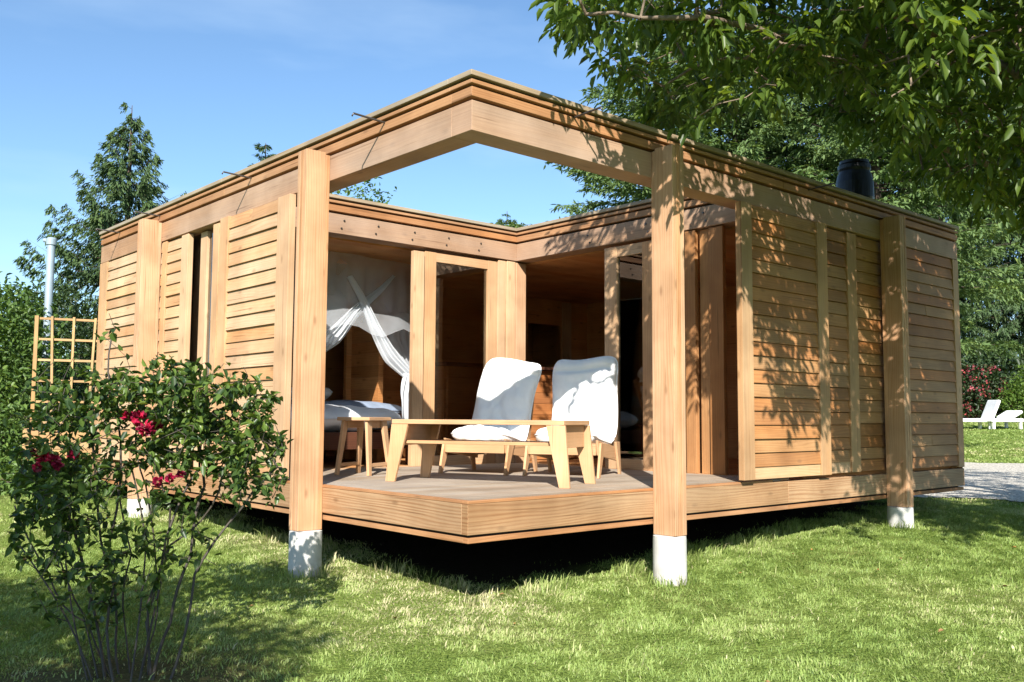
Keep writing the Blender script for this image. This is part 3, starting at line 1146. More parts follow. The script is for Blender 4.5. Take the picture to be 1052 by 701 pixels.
st = empty('wooden_stool', (.93, 2.63, TZ), R(28))
tag(st, 'small square plywood stool with splayed legs left of the long table', 'stool')
mb = MB()
mb.box((-.20, -.16, .475), (.20, .16, .505))
mb.build('seat', M['ply'], st, .004)
for sx in (-1, 1):
    for sy in (-1, 1):
        mb = MB()
        mb.bar((sx * .185, sy * .16, 0), (sx * .135, sy * .115, .474), .045, .026, .085, .026, side=(1, 0, 0))
        mb.build('leg', M['ply'], st, .003)
for sy in (-1, 1):
    mb = MB()
    mb.box((-.16, sy * .143 - .01, .075), (.16, sy * .143 + .01, .105))
    mb.build('stretcher', M['ply'], st, .002)
mb = MB()
mb.box((-.12, -.105, .41), (.12, -.085, .474))
mb.box((-.12, .085, .41), (.12, .105, .474))
mb.build('apron', M['ply'], st, .002)


def lounge_chair(loc, rz, label, seed, w_=.60, droop=0.0, pin=0.0):
    """local +x is the front of the chair"""
    c = empty('lounge_chair', loc, rz)
    tag(c, label, 'chair', 'lounge chairs with white cushions on the deck')
    # seat board slopes to the back
    mb = MB()
    mb.bar((-.30, 0, .175), (.30, 0, .272), w_, .022, side=(0, 1, 0))
    mb.build('seat', M['ply'], c, .003)
    for sy in (-1, 1):
        mb = MB()
        yy = sy * (w_ / 2 + .012)
        mb.hexa([(-.34, yy - .011, .115), (.31, yy - .011, .19), (.31, yy + .011, .19), (-.34, yy + .011, .115),
                 (-.36, yy - .011, .235), (.34, yy - .011, .32), (.34, yy + .011, .32), (-.36, yy + .011, .235)])
        mb.build('side_panel', M['ply'], c, .003)
        for x0, x1, tw, bw in ((.37, .25, .13, .055), (-.33, -.24, .12, .05)):
            mb = MB()
            mb.hexa([(x0 - bw / 2, yy - .011 + sy * .023, 0), (x0 + bw / 2, yy - .011 + sy * .023, 0), (x0 + bw / 2, yy + .011 + sy * .023, 0), (x0 - bw / 2, yy + .011 + sy * .023, 0),
                     (x1 - tw / 2, yy - .011 + sy * .023, .295), (x1 + tw / 2, yy - .011 + sy * .023, .295), (x1 + tw / 2, yy + .011 + sy * .023, .295), (x1 - tw / 2, yy + .011 + sy * .023, .295)])
            mb.build('leg', M['ply'], c, .003)
        mb = MB()                                # upright that carries the back
        mb.bar((-.27, sy * (w_ / 2 - .03), .24), (-.51, sy * (w_ / 2 - .05), .95), .06, .026, .045, .026, side=(1, 0, 0))
        mb.build('back_frame', M['ply'], c, .003)
    mb = MB()
    mb.box((.312, -w_ / 2, .19), (.334, w_ / 2, .292))
    mb.build('front_apron', M['ply'], c, .003)
    mb = MB()
    mb.bar((-.275, 0, .28), (-.485, 0, .92), w_ - .12, .016, side=(0, 1, 0))
    mb.build('backrest', M['ply'], c, .003)
    # cushions
    cushion('seat_cushion', w_ - .03, .64, .17, M['cloth'], c, seed, M4=tilt((.02, 0, .315), R(90), R(90), 0) @ Matrix.Rotation(R(-9), 4, 'X'))
    cushion('back_cushion', w_ + .05, .87, .18, M['cloth'], c, seed + 1, M4=tilt((-.325, 0, .665), 0, R(90)) @ Matrix.Rotation(R(-17.5), 4, 'X') @ Matrix.Rotation(pin, 4, 'Y'), crease=.70)
    return c


lounge_chair((2.06, 2.24, TZ), math.atan2(-.42, -.91), 'white cushioned plywood lounge chair nearer the stool, its cushion corner flopped sideways', 3, .58, pin=R(7))
lounge_chair((2.42, 1.50, TZ), math.atan2(-.46, -.89), 'white cushioned plywood lounge chair beside the glazed door, upright cushion under leaf shadows', 21, .60, pin=R(-1.5))

# ------------------------------------------------------------------ things indoors
bar_ = empty('bar_counter', (4.35, 4.05, .70))
tag(bar_, 'wooden lap board bar counter with dark top inside the cabin behind the chairs', 'counter')
mb = MB()
for i in range(8):
    mb.box((-1.42, -.02, .01 + i * .138), (1.55, .02, .01 + (i + 1) * .138 - .003))
mb.build('front_panel', M['bar'], bar_, .003)
mb = MB()
for i in range(8):
    mb.box((-1.445, .021, .01 + i * .138), (-1.405, .55, .01 + (i + 1) * .138 - .003))
mb.build('side_panel', M['bar'], bar_, .003)
mb = MB()
mb.box((-1.50, -.09, 1.118), (1.6, .58, 1.155))
mb.build('counter_top', M['darkwood'], bar_, .004)

bed = empty('double_bed', (1.52, 5.05, .70))
tag(bed, 'double bed with white bedding under the mosquito net in the cabin', 'bed')
mb = MB()
mb.box((-.98, -1.0, .18), (.98, 1.0, .36))
mb.build('bed_frame', M['darkwood'], bed, .006)
for sx in (-1, 1):
    for sy in (-1, 1):
        mb = MB()
        mb.box((sx * .94 - .04, sy * .96 - .04, .001), (sx * .94 + .04, sy * .96 + .04, .179))
        mb.build('leg', M['darkwood'], bed, .003)
cushion('mattress', 1.94, 1.98, .30, M['sheet'], bed, 4, M4=tilt((0, 0, .50), R(90)))
o = cushion('blanket', 2.02, .62, .20, M['blanket'], bed, 5, M4=tilt((.35, -.05, .60), R(90)))
for k, x in enumerate((-.48, .48)):
    pl = cushion('pillow', .7, .45, .18, M['sheet'], bed, 8 + k, M4=tilt((x, .72, .74), R(65)))


def drape(name, pts, widths, mat, parent, folds=7, amp=.035, seed=0, across=(1, 0, 0)):
    """gathered cloth along a line: a pleated strip of varying width"""
    r = np.random.default_rng(seed)
    pts = np.array(pts, float)
    tt = np.linspace(0, len(pts) - 1, 34)
    cx = np.stack([np.interp(tt, np.arange(len(pts)), pts[:, i]) for i in range(3)], 1)
    for _ in range(3):
        cx[1:-1] = (cx[:-2] + 2 * cx[1:-1] + cx[2:]) / 4
    ww = np.interp(tt, np.arange(len(widths)), widths)
    ns = 29
    vs, fs = [], []
    ph = r.uniform(0, 6, 3)
    for i in range(len(cx)):
        d = cx[min(i + 1, 33)] - cx[max(i - 1, 0)]
        d /= np.linalg.norm(d)
        s = np.array(across, float)
        s = s - d * s.dot(d)
        s /= np.linalg.norm(s)
        q = np.cross(d, s)
        for j in range(ns):
            e = j / (ns - 1) * 2 - 1
            o_ = amp * math.sin(e * math.pi * folds + ph[0] + .15 * i) + amp * .5 * math.sin(e * 5 + ph[1])
            vs.append(tuple(cx[i] + s * e * ww[i] / 2 + q * o_))
    for i in range(len(cx) - 1):
        for j in range(ns - 1):
            fs.append((i * ns + j, (i + 1) * ns + j, (i + 1) * ns + j + 1, i * ns + j + 1))
    mb = MB()
    mb.poly(vs, fs)
    return mb.build(name, mat, parent, smooth=True)


net = empty('mosquito_net', (0, 0, 0))
tag(net, 'sheer white mosquito net with two crossed gathered drapes over the bed', 'mosquito net')


def n4(u, v, y=4.3):
    return on(u, v, 1, y)


drape('drape', [n4(404, 284, 4.2), n4(392, 297, 4.2), n4(366, 318, 4.2), n4(345, 345, 4.2), n4(322, 362, 4.2)], [.03, .06, .12, .20, .16], M['net_folds'], net, 4, .03, 1, (.5, 0, .8))
drape('drape', [n4(359, 284, 4.16), n4(372, 306, 4.16), n4(386, 338, 4.16), n4(402, 366, 4.16), n4(424, 388, 4.16)], [.03, .06, .13, .20, .15], M['net_folds'], net, 4, .03, 2, (.7, 0, .6))
drape('drape', [n4(420, 384, 4.14), n4(418, 405, 4.14), n4(421, 440, 4.14)], [.12, .17, .2], M['net_folds'], net, 3, .03, 3)
drape('drape', [n4(345, 305, 4.5), n4(342, 325, 4.5), n4(335, 352, 4.5)], [.16, .36, .22], M['net_folds'], net, 5, .03, 6)
drape('drape', [n4(412, 322, 4.75), n4(414, 345, 4.75), n4(424, 378, 4.7)], [.22, .46, .22], M['net_folds'], net, 5, .03, 7)
vs, fs = [], []                                  # sheer veil that falls from the hoop to where the drapes cross
tops = [n4(330, 256, 4.22), n4(365, 262, 4.18), n4(400, 268, 4.2), n4(432, 274, 4.24)]
bots = [n4(330, 312, 4.3), n4(364, 316, 4.24), n4(396, 322, 4.26), n4(432, 330, 4.3)]
nu, nv = 40, 10
for i in range(nu):
    f_ = i / (nu - 1) * 3
    a_, b_ = [np.array([np.interp(f_, range(4), [q[k] for q in e_]) for k in range(3)]) for e_ in (tops, bots)]
    for j in range(nv):
        k = j / (nv - 1)
        q = a_ + (b_ - a_) * k
        q[1] += .03 * math.sin(i * 1.1) * k + .02 * math.sin(i * .37)
        q[2] += .05 * math.sin(math.pi * (f_ % 1)) * k
        vs.append(tuple(q))
for i in range(nu - 1):
    for j in range(nv - 1):
        fs.append((i * nv + j, (i + 1) * nv + j, (i + 1) * nv + j + 1, i * nv + j + 1))
mb = MB()
mb.poly(vs, fs)
mb.build('veil', M['net'], net, smooth=True)
vs, fs = [], []                                  # canopy: a hoop of sheer net tucked up to the ceiling
nu, nv = 30, 12
for i in range(nu):
    for j in range(nv):
        a_ = math.pi * (1.0 + i / (nu - 1))
        k = j / (nv - 1)
        rr_ = .95 + .35 * k
        vs.append((1.85 + 1.15 * rr_ * math.cos(a_), 5.2 + 1.0 * rr_ * math.sin(a_) * .85, 2.90 - .75 * k - .06 * math.sin(i * 1.3) * k))
for i in range(nu - 1):
    for j in range(nv - 1):
        fs.append((i * nv + j, (i + 1) * nv + j, (i + 1) * nv + j + 1, i * nv + j + 1))
mb = MB()
mb.poly(vs, fs)
mb.build('canopy', M['net'], net, smooth=True)

dc = empty('dining_chair', (4.35, 2.05, .70), R(200))
tag(dc, 'dark red wooden dining chair behind the glazed door', 'chair')
for sx in (-1, 1):
    for sy in (-1, 1):
        mb = MB()
        mb.bar((sx * .19, sy * .19, 0), (sx * .17, sy * .17, .44 if sx > 0 else .92), .04, .04, .032, .032)
        mb.build('leg', M['redchair'], dc, .003)
mb = MB()
mb.box((-.21, -.21, .441), (.22, .21, .47))
mb.build('seat', M['redchair'], dc, .006)
mb = MB()
for z in (.60, .72, .84):
    mb.box((-.195, -.15, z), (-.172, .15, z + .06))
mb.build('backrest', M['redchair'], dc, .003)

# ------------------------------------------------------------------ planter with trellis, pole
pc = np.array([.55, 10.9])
pt = empty('trellis_planter', (pc[0], pc[1], 0.0), 0)
tag(pt, 'wooden planter box with tall lattice trellis beside the grey pole', 'planter')
pa, pb = at(26, 470, 14.2)[:2], at(112, 470, 14.7)[:2]
# planter runs from the far corner (pa) towards the cabin corner (pb)
pdir = (pb - pa) / np.linalg.norm(pb - pa)
plen = np.linalg.norm(pb - pa)
pang = math.atan2(pdir[1], pdir[0])
pt.location = (pa[0], pa[1], 0)
pt.rotation_euler = (0, 0, pang)
pz0, pz1 = .55, .98
for sy in (0, .44):
    mb = MB()
    for i in range(3):
        h = (pz1 - pz0) / 3
        mb.box((.0, sy, pz0 + i * h), (plen, sy + .03, pz0 + (i + 1) * h - .006))
    mb.build('side_board', M['trellis'], pt, .003)
for x in (0.0, plen - .03):
    mb = MB()
    mb.box((x, .032, pz0), (x + .03, .438, pz1 - .006))
    mb.build('end_board', M['trellis'], pt, .003)
for x in (-.05, plen - .04):
    for sy in (-.05, .42):
        mb = MB()
        mb.box((x, sy, -.05), (x + .09, sy + .09, pz1 + .03))
        mb.build('leg', M['trellis'], pt, .003)
mb = MB()
mb.box((.032, .032, pz0 + .1), (plen - .032, .437, pz1 - .07))
mb.build('soil', M['soil'], pt)
tr = empty('trellis')
tr.parent = pt
tz1 = 2.80
mb = MB()
nvb, nhb = 5, 6
for i in range(nvb):
    x = .05 + (plen - .1) * i / (nvb - 1)
    big = i in (0, nvb - 1)
    mb.bar((x - (0 if big else .02 * (i - 2)), .467, pz1 - .3), (x + (0 if big else .05 * (i - 2)), .467, tz1),   .055 if big else .036, .03, side=(1, 0, 0))
mb.build('upright', M['trellis'], tr, .002)
mb = MB()
for i in range(nhb):
    z = pz1 + .12 + (tz1 - .04 - pz1 - .12) * i / (nhb - 1)
    mb.box((.02, .481, z - .018), (plen - .02, .499, z + .018))
mb.build('crossbar', M['trellis'], tr, .002)

pp = at(49, 330, 16.2)
pl_ = empty('metal_pole', (pp[0], pp[1], 0))
tag(pl_, 'slim pale blue grey metal pole with a small cap rising behind the trellis', 'pole')
ztop = at(50, 243, 16.2)[2]
mb = MB()
mb.lathe([(.066, -.2), (.066, ztop - .12), (.06, ztop - .10)], (0, 0, 0), 20)
mb.build('shaft', M['galv'], pl_, smooth=False)
mb = MB()
mb.lathe([(.085, ztop - .13), (.09, ztop - .03), (.06, ztop)], (0, 0, 0), 20)
mb.tube([(0, 0, ztop - .06), (-.10, .09, ztop - .045)], [.04, .035], 10)
mb.build('cap', M['galv'], pl_)


# ------------------------------------------------------------------ plants
def skeleton(nodes, targets, step=.25, wander=.25, seed=0):
    """joins every target to the nearest point of the growing skeleton; returns positions, parents"""
    r = np.random.default_rng(seed)
    P = [np.array(p_) for p_, _ in nodes]
    par = [q for _, q in nodes]
    arr = np.array(P)
    T = np.array(targets)
    order = np.argsort(np.min(np.linalg.norm(T[:, None] - arr[None], axis=2), axis=1))
    tips = []
    for ti in order:
        t = T[ti]
        A = np.array(P)
        dd_ = np.linalg.norm(A - t, axis=1)
        i = int(np.argmin(dd_))
        n_ = max(1, int(round(dd_[i] / step)))
        prev = i
        base = P[i]
        off = r.normal(size=3) * wander * dd_[i] * .25
        for k in range(1, n_ + 1):
            s = k / n_
            q = base + (t - base) * s + off * math.sin(math.pi * s)
            P.append(q)
            par.append(prev)
            prev = len(P) - 1
        tips.append(prev)
    return np.array(P), par, tips


def skeleton_mesh(name, P, par, mat, parent, r_tip=.004, r_add=1.0, expo=2.3, rmax=.3, seg=6, rmin=0.0, nmin=0):
    cnt = np.zeros(len(P))
    has = np.zeros(len(P), bool)
    for i, q in enumerate(par):
        if q >= 0:
            has[q] = True
    acc = np.where(has, 0, r_tip ** expo)
    for i in range(len(P) - 1, -1, -1):
        if par[i] >= 0:
            acc[par[i]] += acc[i] * r_add
    rad = np.minimum(acc ** (1 / expo), rmax)
    rad[:nmin] = np.maximum(rad[:nmin], rmin)
    mb_v, mb_f = [], []
    ang = np.arange(seg) * 2 * math.pi / seg
    k0 = 0
    for i, q in enumerate(par):
        if q < 0:
            continue
        a_, b_ = P[q], P[i]
        d = b_ - a_
        L = np.linalg.norm(d)
        if L < 1e-6:
            continue
        d = d / L
        s = np.cross(d, (0.31, .17, .93) if abs(d[2]) < .9 else (1, .1, 0))
        s /= np.linalg.norm(s)
        t = np.cross(d, s)
        ra, rb = min(rad[q], rad[i] * 1.6), rad[i]
        ring = np.cos(ang)[:, None] * s + np.sin(ang)[:, None] * t
        mb_v.append(a_ - d * ra * .2 + ring * ra)
        mb_v.append(b_ + d * rb * .2 + ring * rb)
        for k in range(seg):
            k2 = (k + 1) % seg
            mb_f.append((k0 + k, k0 + k2, k0 + seg + k2, k0 + seg + k))
        k0 += 2 * seg
    V = np.concatenate(mb_v)
    return np_mesh(name, V, np.array(mb_f), np.full(len(V), .5), mat, parent, smooth=True), rad


def in_poly(u, v, poly):
    ins = np.zeros(len(u), bool)
    n_ = len(poly)
    for i in range(n_):
        x0, y0 = poly[i]
        x1, y1 = poly[(i + 1) % n_]
        c = ((y0 > v) != (y1 > v)) & (u < (x1 - x0) * (v - y0) / (y1 - y0 + 1e-12) + x0)
        ins ^= c
    return ins


# ---- walnut: trunk stands east of the view, its limbs reach over the cabin's front
wt = empty('walnut_tree', (6.6, -2.5, 0))
tag(wt, 'walnut tree spreading leafy limbs over the cabin front and shading it', 'tree')
CROWN = [(556, -5), (566, 22), (600, 48), (636, 66), (660, 84), (652, 118), (668, 150), (686, 170), (704, 160), (716, 134), (748, 112), (800, 92), (838, 98), (868, 126), (912, 136), (926, 176), (975, 202), (1052, 220), (1075, 224), (1075, -5)]
quota = {'view': 470, 'shade': 1320, 'ground': 620}
got = {'view': [], 'shade': [], 'ground': []}
tries = 0
while tries < 600 and any(len(got[k]) < quota[k] for k in quota):
    tries += 1
    n_ = 4000
    q = np.stack([rng.uniform(-.6, 9.5, n_), rng.uniform(-6.6, 1.5, n_), rng.uniform(2.7, 7.0, n_)], 1)
    e = ((q[:, 0] - 4.6) / 5.2) ** 2 + ((q[:, 1] + 2.3) / 4.2) ** 2 + ((q[:, 2] - 4.8) / 2.4) ** 2
    u, v, d = proj(q)
    front = d > .5
    inside = front & (u > -60) & (u < 1110) & (v > -60) & (v < 760)
    inp = front & in_poly(u, v, CROWN)
    ok = (e < 1) & (d > 4.6)
    ok &= ((q[:, 1] < -.3) | (q[:, 2] > 3.75))
    ok &= ~inside | inp | (v < -12) & (u > 540) | (u > 1062) & (v < 300)
    # where its shade lies: on the east facade above a slanting line, or on the grass beyond the cabin's end
    t = (0 - q[:, 1]) / -TO_SUN[1]
    s = q - TO_SUN * t[:, None]
    tgr = q - TO_SUN * (q[:, 2] / TO_SUN[2])[:, None]
    front_side = q[:, 1] < 0
    line = 3.25 - (s[:, 0] - .85) * .78 + .2 * np.sin(s[:, 0] * 5)
    shade_face = front_side & (s[:, 2] > .3) & (s[:, 2] > line) & (s[:, 0] > .75) & ((s[:, 0] < 7.0) | (rng.random(n_) < .12))
    shade_ground = front_side & (s[:, 2] <= .3) & (tgr[:, 0] > 5.7 + .62 * tgr[:, 1] + .35 * np.sin(tgr[:, 1] * 4)) & (tgr[:, 1] < .9)
    over = front_side & (s[:, 2] > 3.45) | ~front_side
    dk = q - TO_SUN * ((q[:, 2] - .72) / TO_SUN[2])[:, None]
    over &= (dk[:, 0] > 2.6) & (dk[:, 1] < dk[:, 0] * 1.0 - .35)
    keep = ok & (shade_face | shade_ground | over)
    hole = inside & (u > 742) & (u < 868) & (v > 84) & (rng.random(n_) < .7)
    keep &= ~hole
    keep &= ~(inside & (u > 880) & (v > 110) & (rng.random(n_) < .45))
    keep &= ~(inside & (u > 868) & (u < 912) & (v > 146) & (v < 212))
    keep &= inp | (s[:, 0] > 3.0) | (rng.random(n_) < .5)
    for k, msk in (('view', keep & inp), ('shade', keep & ~inp & shade_face), ('ground', keep & ~inp & shade_ground & (tgr[:, 1] > -2.4) & (tgr[:, 0] < 10.5))):
        got[k] += list(q[msk][:40])
tg = np.array(got['view'][:470] + got['shade'][:1320] + got['ground'][:620])
print('walnut', [len(x) for x in got.values()], tries)
base = np.array((6.6, -2.5, 0.0))
limb = [(base + (0, 0, -.2), -1), (base + (0, 0, .8), 0), (base + (-.05, .03, 1.7), 1), (base + (-.12, .05, 2.3), 2)]


def add_limb(start, pts):
    prev = start
    for q in pts:
        limb.append((np.array(q, float), prev))
        prev = len(limb) - 1
    return prev


add_limb(3, [(6.0, -2.25, 2.75), (5.3, -1.85, 3.15), tuple(at(968, 151, 7.9)), tuple(at(905, 108, 7.4)), tuple(at(837, 63, 6.9)), tuple(at(780, 30, 6.3)), tuple(at(720, 20, 5.9)), tuple(at(655, 28, 5.6))])
add_limb(3, [(6.3, -2.3, 3.0), (5.6, -2.1, 3.6), tuple(at(1046, 78, 7.4)), tuple(at(973, 27, 6.9)), tuple(at(900, -20, 6.2)), (2.6, -2.4, 4.9)])
add_limb(3, [(6.5, -2.9, 3.2), (5.8, -3.3, 4.2), (4.8, -3.4, 5.0)])
add_limb(3, [(6.9, -2.2, 3.2), (7.3, -1.6, 4.3), (7.4, -1.2, 5.2)])
add_limb(3, [(6.6, -2.5, 3.4), (6.3, -2.4, 4.6), (5.6, -2.2, 5.6)])
for i in range(len(limb)):
    p_, q = limb[i]
    if i > 3:
        limb[i] = (p_ + rng.normal(size=3) * .03, q)
P, par, tips = skeleton(limb, tg, .22, .35, 3)
skeleton_mesh('trunk', P, par, M['bark'], wt, r_tip=.0042, expo=2.25, rmax=.19, seg=7)
# leaves: compound leaves of 5-7 leaflets at the twigs
LP, LD, LN, LL, LR = [], [], [], [], []
for ti in tips:
    p_ = P[ti]
    out = unit(p_ - P[par[ti]])
    shade = rng.random()
    for k in range(rng.integers(4, 7)):
        d = unit(out * .6 + rng.normal(size=3) * .8 + np.array((0, 0, -.25)))
        rl = rng.uniform(.16, .28)
        up = unit(np.array((0, 0, 1.0)) + rng.normal(size=3) * .35)
        sd = unit(np.cross(d, up))
        st_ = p_ - out * rng.uniform(0, .2)
        npair = rng.integers(2, 4)
        for j in range(npair):
            b_ = st_ + d * rl * (.35 + .5 * j / npair) + np.array((0, 0, -.03 * j))
            for s in (-1, 1):
                LP.append(b_)
                LD.append(d * .5 + sd * s * .9 + np.array((0, 0, -.35)) + rng.normal(size=3) * .12)
                LN.append(up + rng.normal(size=3) * .25)
                LL.append(rng.uniform(.065, .13))
                LR.append(np.clip(.3 * shade + .7 * rng.random(), 0, 1))
        LP.append(st_ + d * rl)
        LD.append(d + np.array((0, 0, -.4)))
        LN.append(up)
        LL.append(rng.uniform(.10, .145))
        LR.append(np.clip(.3 * shade + .7 * rng.random(), 0, 1))
LP, LD, LN, LL, LR = map(np.array, (LP, LD, LN, LL, LR))
V, F = leaves_np(LP, LD, LN, LL, LL * rng.uniform(.32, .46, len(LL)), .25, .3)
V = V - np.array(wt.location)
o = np_mesh('crown', V, F, np.repeat(LR * .93, 6), M['walnut_leaf'], wt)
wt_tr = [c for c in wt.children if c.name.startswith('trunk')][0]
wt_tr.location = -np.array(wt.location)


# ---- conifers
def conifer(name, label, loc, H, Rr, mat, base=.06, droop=.25, whorl=.34, nb=8, spray=.30, hang=0.0, seed=0, group=None, prof=1.0, leaf_w=.035, leaf_l=.16, dens=1.0, tipup=.18, ragged=.25, fan=.45):
    r = np.random.default_rng(seed)
    root = empty(name, loc)
    tag(root, label, 'tree', group)
    tb = MB()
    tb.tube([(0, 0, -.3), (0, 0, H * .3), (0, 0, H * .7), (0, 0, H)], [H * .018 + .04, H * .014 + .03, H * .006 + .015, .008], 9)
    A, Bd, Up, Ls, Rn, Wd = [], [], [], [], [], []
    z = H * base
    while z < H * .985:
        t = (z - H * base) / (H * (1 - base))
        n_ = nb if t < .8 else max(4, nb - 3)
        a0 = r.uniform(0, 6.28)
        for k in range(n_):
            az = a0 + 6.283 * k / n_ + r.normal() * .22
            L = Rr * ((1 - t) ** prof) * r.uniform(1 - ragged, 1.08) + .12
            zz = z + r.normal() * whorl * .3
            dh = np.array((math.cos(az), math.sin(az), 0))
            ss = np.linspace(0, 1, 9)
            rise = .35 * (1 - (1 - t) ** .5)          # upper branches point up
            cz = zz + L * (rise * ss - droop * (1 - t * .6) * ss ** 1.3 + tipup * ss ** 3)
            pts = dh[None] * (L * ss)[:, None]
            pts[:, 2] = cz
            tb.tube([tuple(pts[0]), tuple(pts[4]), tuple(pts[8])], [.006 + .006 * L, .004 + .0015 * L, .001], 4)
            m_ = max(5, int(L / .085 * dens))
            sv = r.uniform(.06, 1.0, m_) ** .8
            c = np.stack([np.interp(sv, ss, pts[:, i]) for i in range(3)], 1)
            side = np.array((-dh[1], dh[0], 0))
            sg = r.choice([-1, 1], m_)
            ln = spray * (1.15 - .75 * sv) * (.35 + .65 * min(1, L / 1.2)) * r.uniform(.7, 1.2, m_)
            dv = dh[None] * r.uniform(.5, 1.0, m_)[:, None] + side[None] * (sg * r.uniform(.35, 1.0, m_))[:, None]
            dv[:, 2] = r.normal(size=m_) * .18 - hang
            dv = unit(dv)
            q_ = 10
            for j in range(q_):
                f_ = (j + .2) / q_
                A.append(c + dv * (ln * f_)[:, None] + r.normal(size=(m_, 3)) * .018 + np.array((0, 0, -.05 * hang * f_)))
                jd = dv + r.normal(size=(m_, 3)) * fan
                jd[:, 2] -= hang * .6
                Bd.append(jd)
                Up.append(np.tile((0, 0, 1.0), (m_, 1)) + r.normal(size=(m_, 3)) * .5)
                Ls.append(leaf_l * .62 * r.uniform(.6, 1.25, m_))
                tone = r.random()
                Rn.append(np.clip(.25 * tone + .35 * sv + .4 * r.random(m_), 0, .95))
        z += whorl * (1.0 - .45 * t) * r.uniform(.75, 1.2)
    tb.build('trunk', M['bark_dark'], root, smooth=True)
    A, Bd, Up, Ls, Rn = (np.concatenate(x) for x in (A, Bd, Up, Ls, Rn))
    # leaders
    V, F = leaves_np(A, Bd, Up, Ls, leaf_w * .8 * Ls / (leaf_l * .62), .15, .1)
    np_mesh('crown', V, F, np.repeat(Rn, 6), mat, root)
    return root


s0 = at(128, 300, 25)
H0 = at(128, 103, 25)[2]
conifer('spruce_tree', 'tall dark green spruce tree behind the pole and trellis', (s0[0], s0[1], 0), H0, 5.2, M['spruce_leaf'], .05, .50, .56, 9, .52, .6, 5, None, 1.15, .044, .2, 2.5, .50, .34, .3)
c1_ = conifer('cedar_tree', 'broad cedar tree with feathery tiers showing through the open roof corner', tuple(at(760, 429, 23.5) * (1, 1, 0)), 11.0, 7.0, M['cedar_leaf'], .30, .14, .46, 12, .85, .22, 6, 'cedar trees behind the cabin', .5, .06, .24, 1.3, .05, .3)
conifer('cedar_tree', 'dense dark cedar tree behind the black chimney', tuple(at(905, 429, 21) * (1, 1, 0) + (0, 0, .2)), 11.5, 3.7, M['cedar_leaf'], .36, .2, .5, 9, .7, .35, 9, 'cedar trees behind the cabin', .55, .06, .22, 1.15, .1, .3)
conifer('weeping_cypress', 'weeping cypress with hanging grey green sprays past the cabin end', tuple(at(1062, 429, 44) * (1, 1, 0) + (0, 0, .9)), 19.5, 5.2, M['weeping_leaf'], .10, .35, .55, 9, .95, 1.1, 12, None, .5, .07, .28, 1.0, 0, .3)
conifer('weeping_cypress', 'second weeping cypress, partly hidden between the cedar and the pale drive', tuple(at(968, 429, 46) * (1, 1, 0) + (0, 0, .9)), 20.0, 5.6, M['weeping_leaf'], .08, .35, .6, 9, .95, 1.0, 14, None, .5, .07, .28, .9, 0, .3)
t1 = at(273, 149, 24)
conifer('young_spruce', 'spruce whose tip shows above the left roof edge', (t1[0], t1[1], 0), t1[2] + .05, 1.5, M['spruce_leaf'], .1, .3, .4, 7, .35, .2, 15, 'spruces behind the roof', .9, .034, .2, 1.6, .2, .25, .3)
t2 = at(521, 217, 30)
conifer('young_spruce', 'slim spruce whose tip shows in the open roof corner', (t2[0], t2[1], 0), t2[2], 1.3, M['spruce_leaf'], .1, .3, .4, 7, .3, .2, 16, 'spruces behind the roof', .9, .034, .2, 1.6, .2, .25, .3)


# ---- broadleaf shrubs
def shrub(name, label, cat, lumps, mat, n_leaf, size, seed=0, group=None, stems=10, flowers=None, nflow=0, fsize=.08, shell=.55):
    """lumps: (x, y, z, rx, ry, rz); leaves in tufts spread through the lumps, denser outside"""
    r = np.random.default_rng(seed)
    L = np.array(lumps, float)
    c0 = L[:, :2].mean(0)
    z0 = float(ground_h(c0[0], c0[1]))
    root = empty(name, (c0[0], c0[1], z0))
    tag(root, label, cat, group)
    off = np.array((c0[0], c0[1], z0))
    vol = (L[:, 3] * L[:, 4] * L[:, 5]) ** (2 / 3)
    nt_ = max(30, n_leaf // 9)
    pick = r.choice(len(L), nt_, p=vol / vol.sum())
    d = unit(r.normal(size=(nt_, 3)))
    rad = r.uniform(shell, 1.0, nt_) ** .6 * (1 + .16 * np.sin(d[:, 0] * 5 + pick) * np.sin(d[:, 2] * 6))
    tp = L[pick, :3] + d * L[pick, 3:] * rad[:, None] - off
    tp[:, 2] = np.maximum(tp[:, 2], .05)
    dd_ = d
    A = np.repeat(tp, 9, 0) + r.normal(size=(nt_ * 9, 3)) * size * 1.1
    Dn = np.repeat(dd_, 9, 0) * .5 + r.normal(size=(nt_ * 9, 3)) * .8
    Up = np.array((0, 0, 1.0)) + np.repeat(dd_, 9, 0) * .5 + r.normal(size=(nt_ * 9, 3)) * .4
    ln = size * r.uniform(.6, 1.25, nt_ * 9)
    rn = np.clip(np.repeat(r.random(nt_), 9) * .45 + r.random(nt_ * 9) * .5, 0, .97)
    V, F = leaves_np(A, Dn, Up, ln, ln * .5, .2, .2)
    if stems:
        mb = MB()
        for k in range(stems):
            q = tp[r.integers(nt_)]
            b_ = np.array((r.normal() * .12, r.normal() * .12, -.1))
            mb.tube([b_, b_ * .4 + q * .5 + (0, 0, .1), q], [.025, .015, .006], 5)
        mb.build('stem', M['bark_dark'], root, smooth=True)
    np_mesh('foliage', V, F, np.repeat(rn, 6), mat, root)
    if flowers:
        k = r.choice(nt_, nflow)
        A = np.repeat(tp[k], 8, 0) + dd_[k].repeat(8, 0) * .05 + r.normal(size=(nflow * 8, 3)) * fsize * .7
        V, F = leaves_np(A, r.normal(size=A.shape), r.normal(size=A.shape), fsize, fsize * .9, .2, .1)
        np_mesh('blossom', V, F, np.repeat(r.random(len(A)), 6), flowers, root)
    return root


def lump(u, v, d, rx, rz=None, ry=None):
    q = at(u, v, d)
    return (q[0], q[1], q[2], rx, ry or rx, rz or rx)


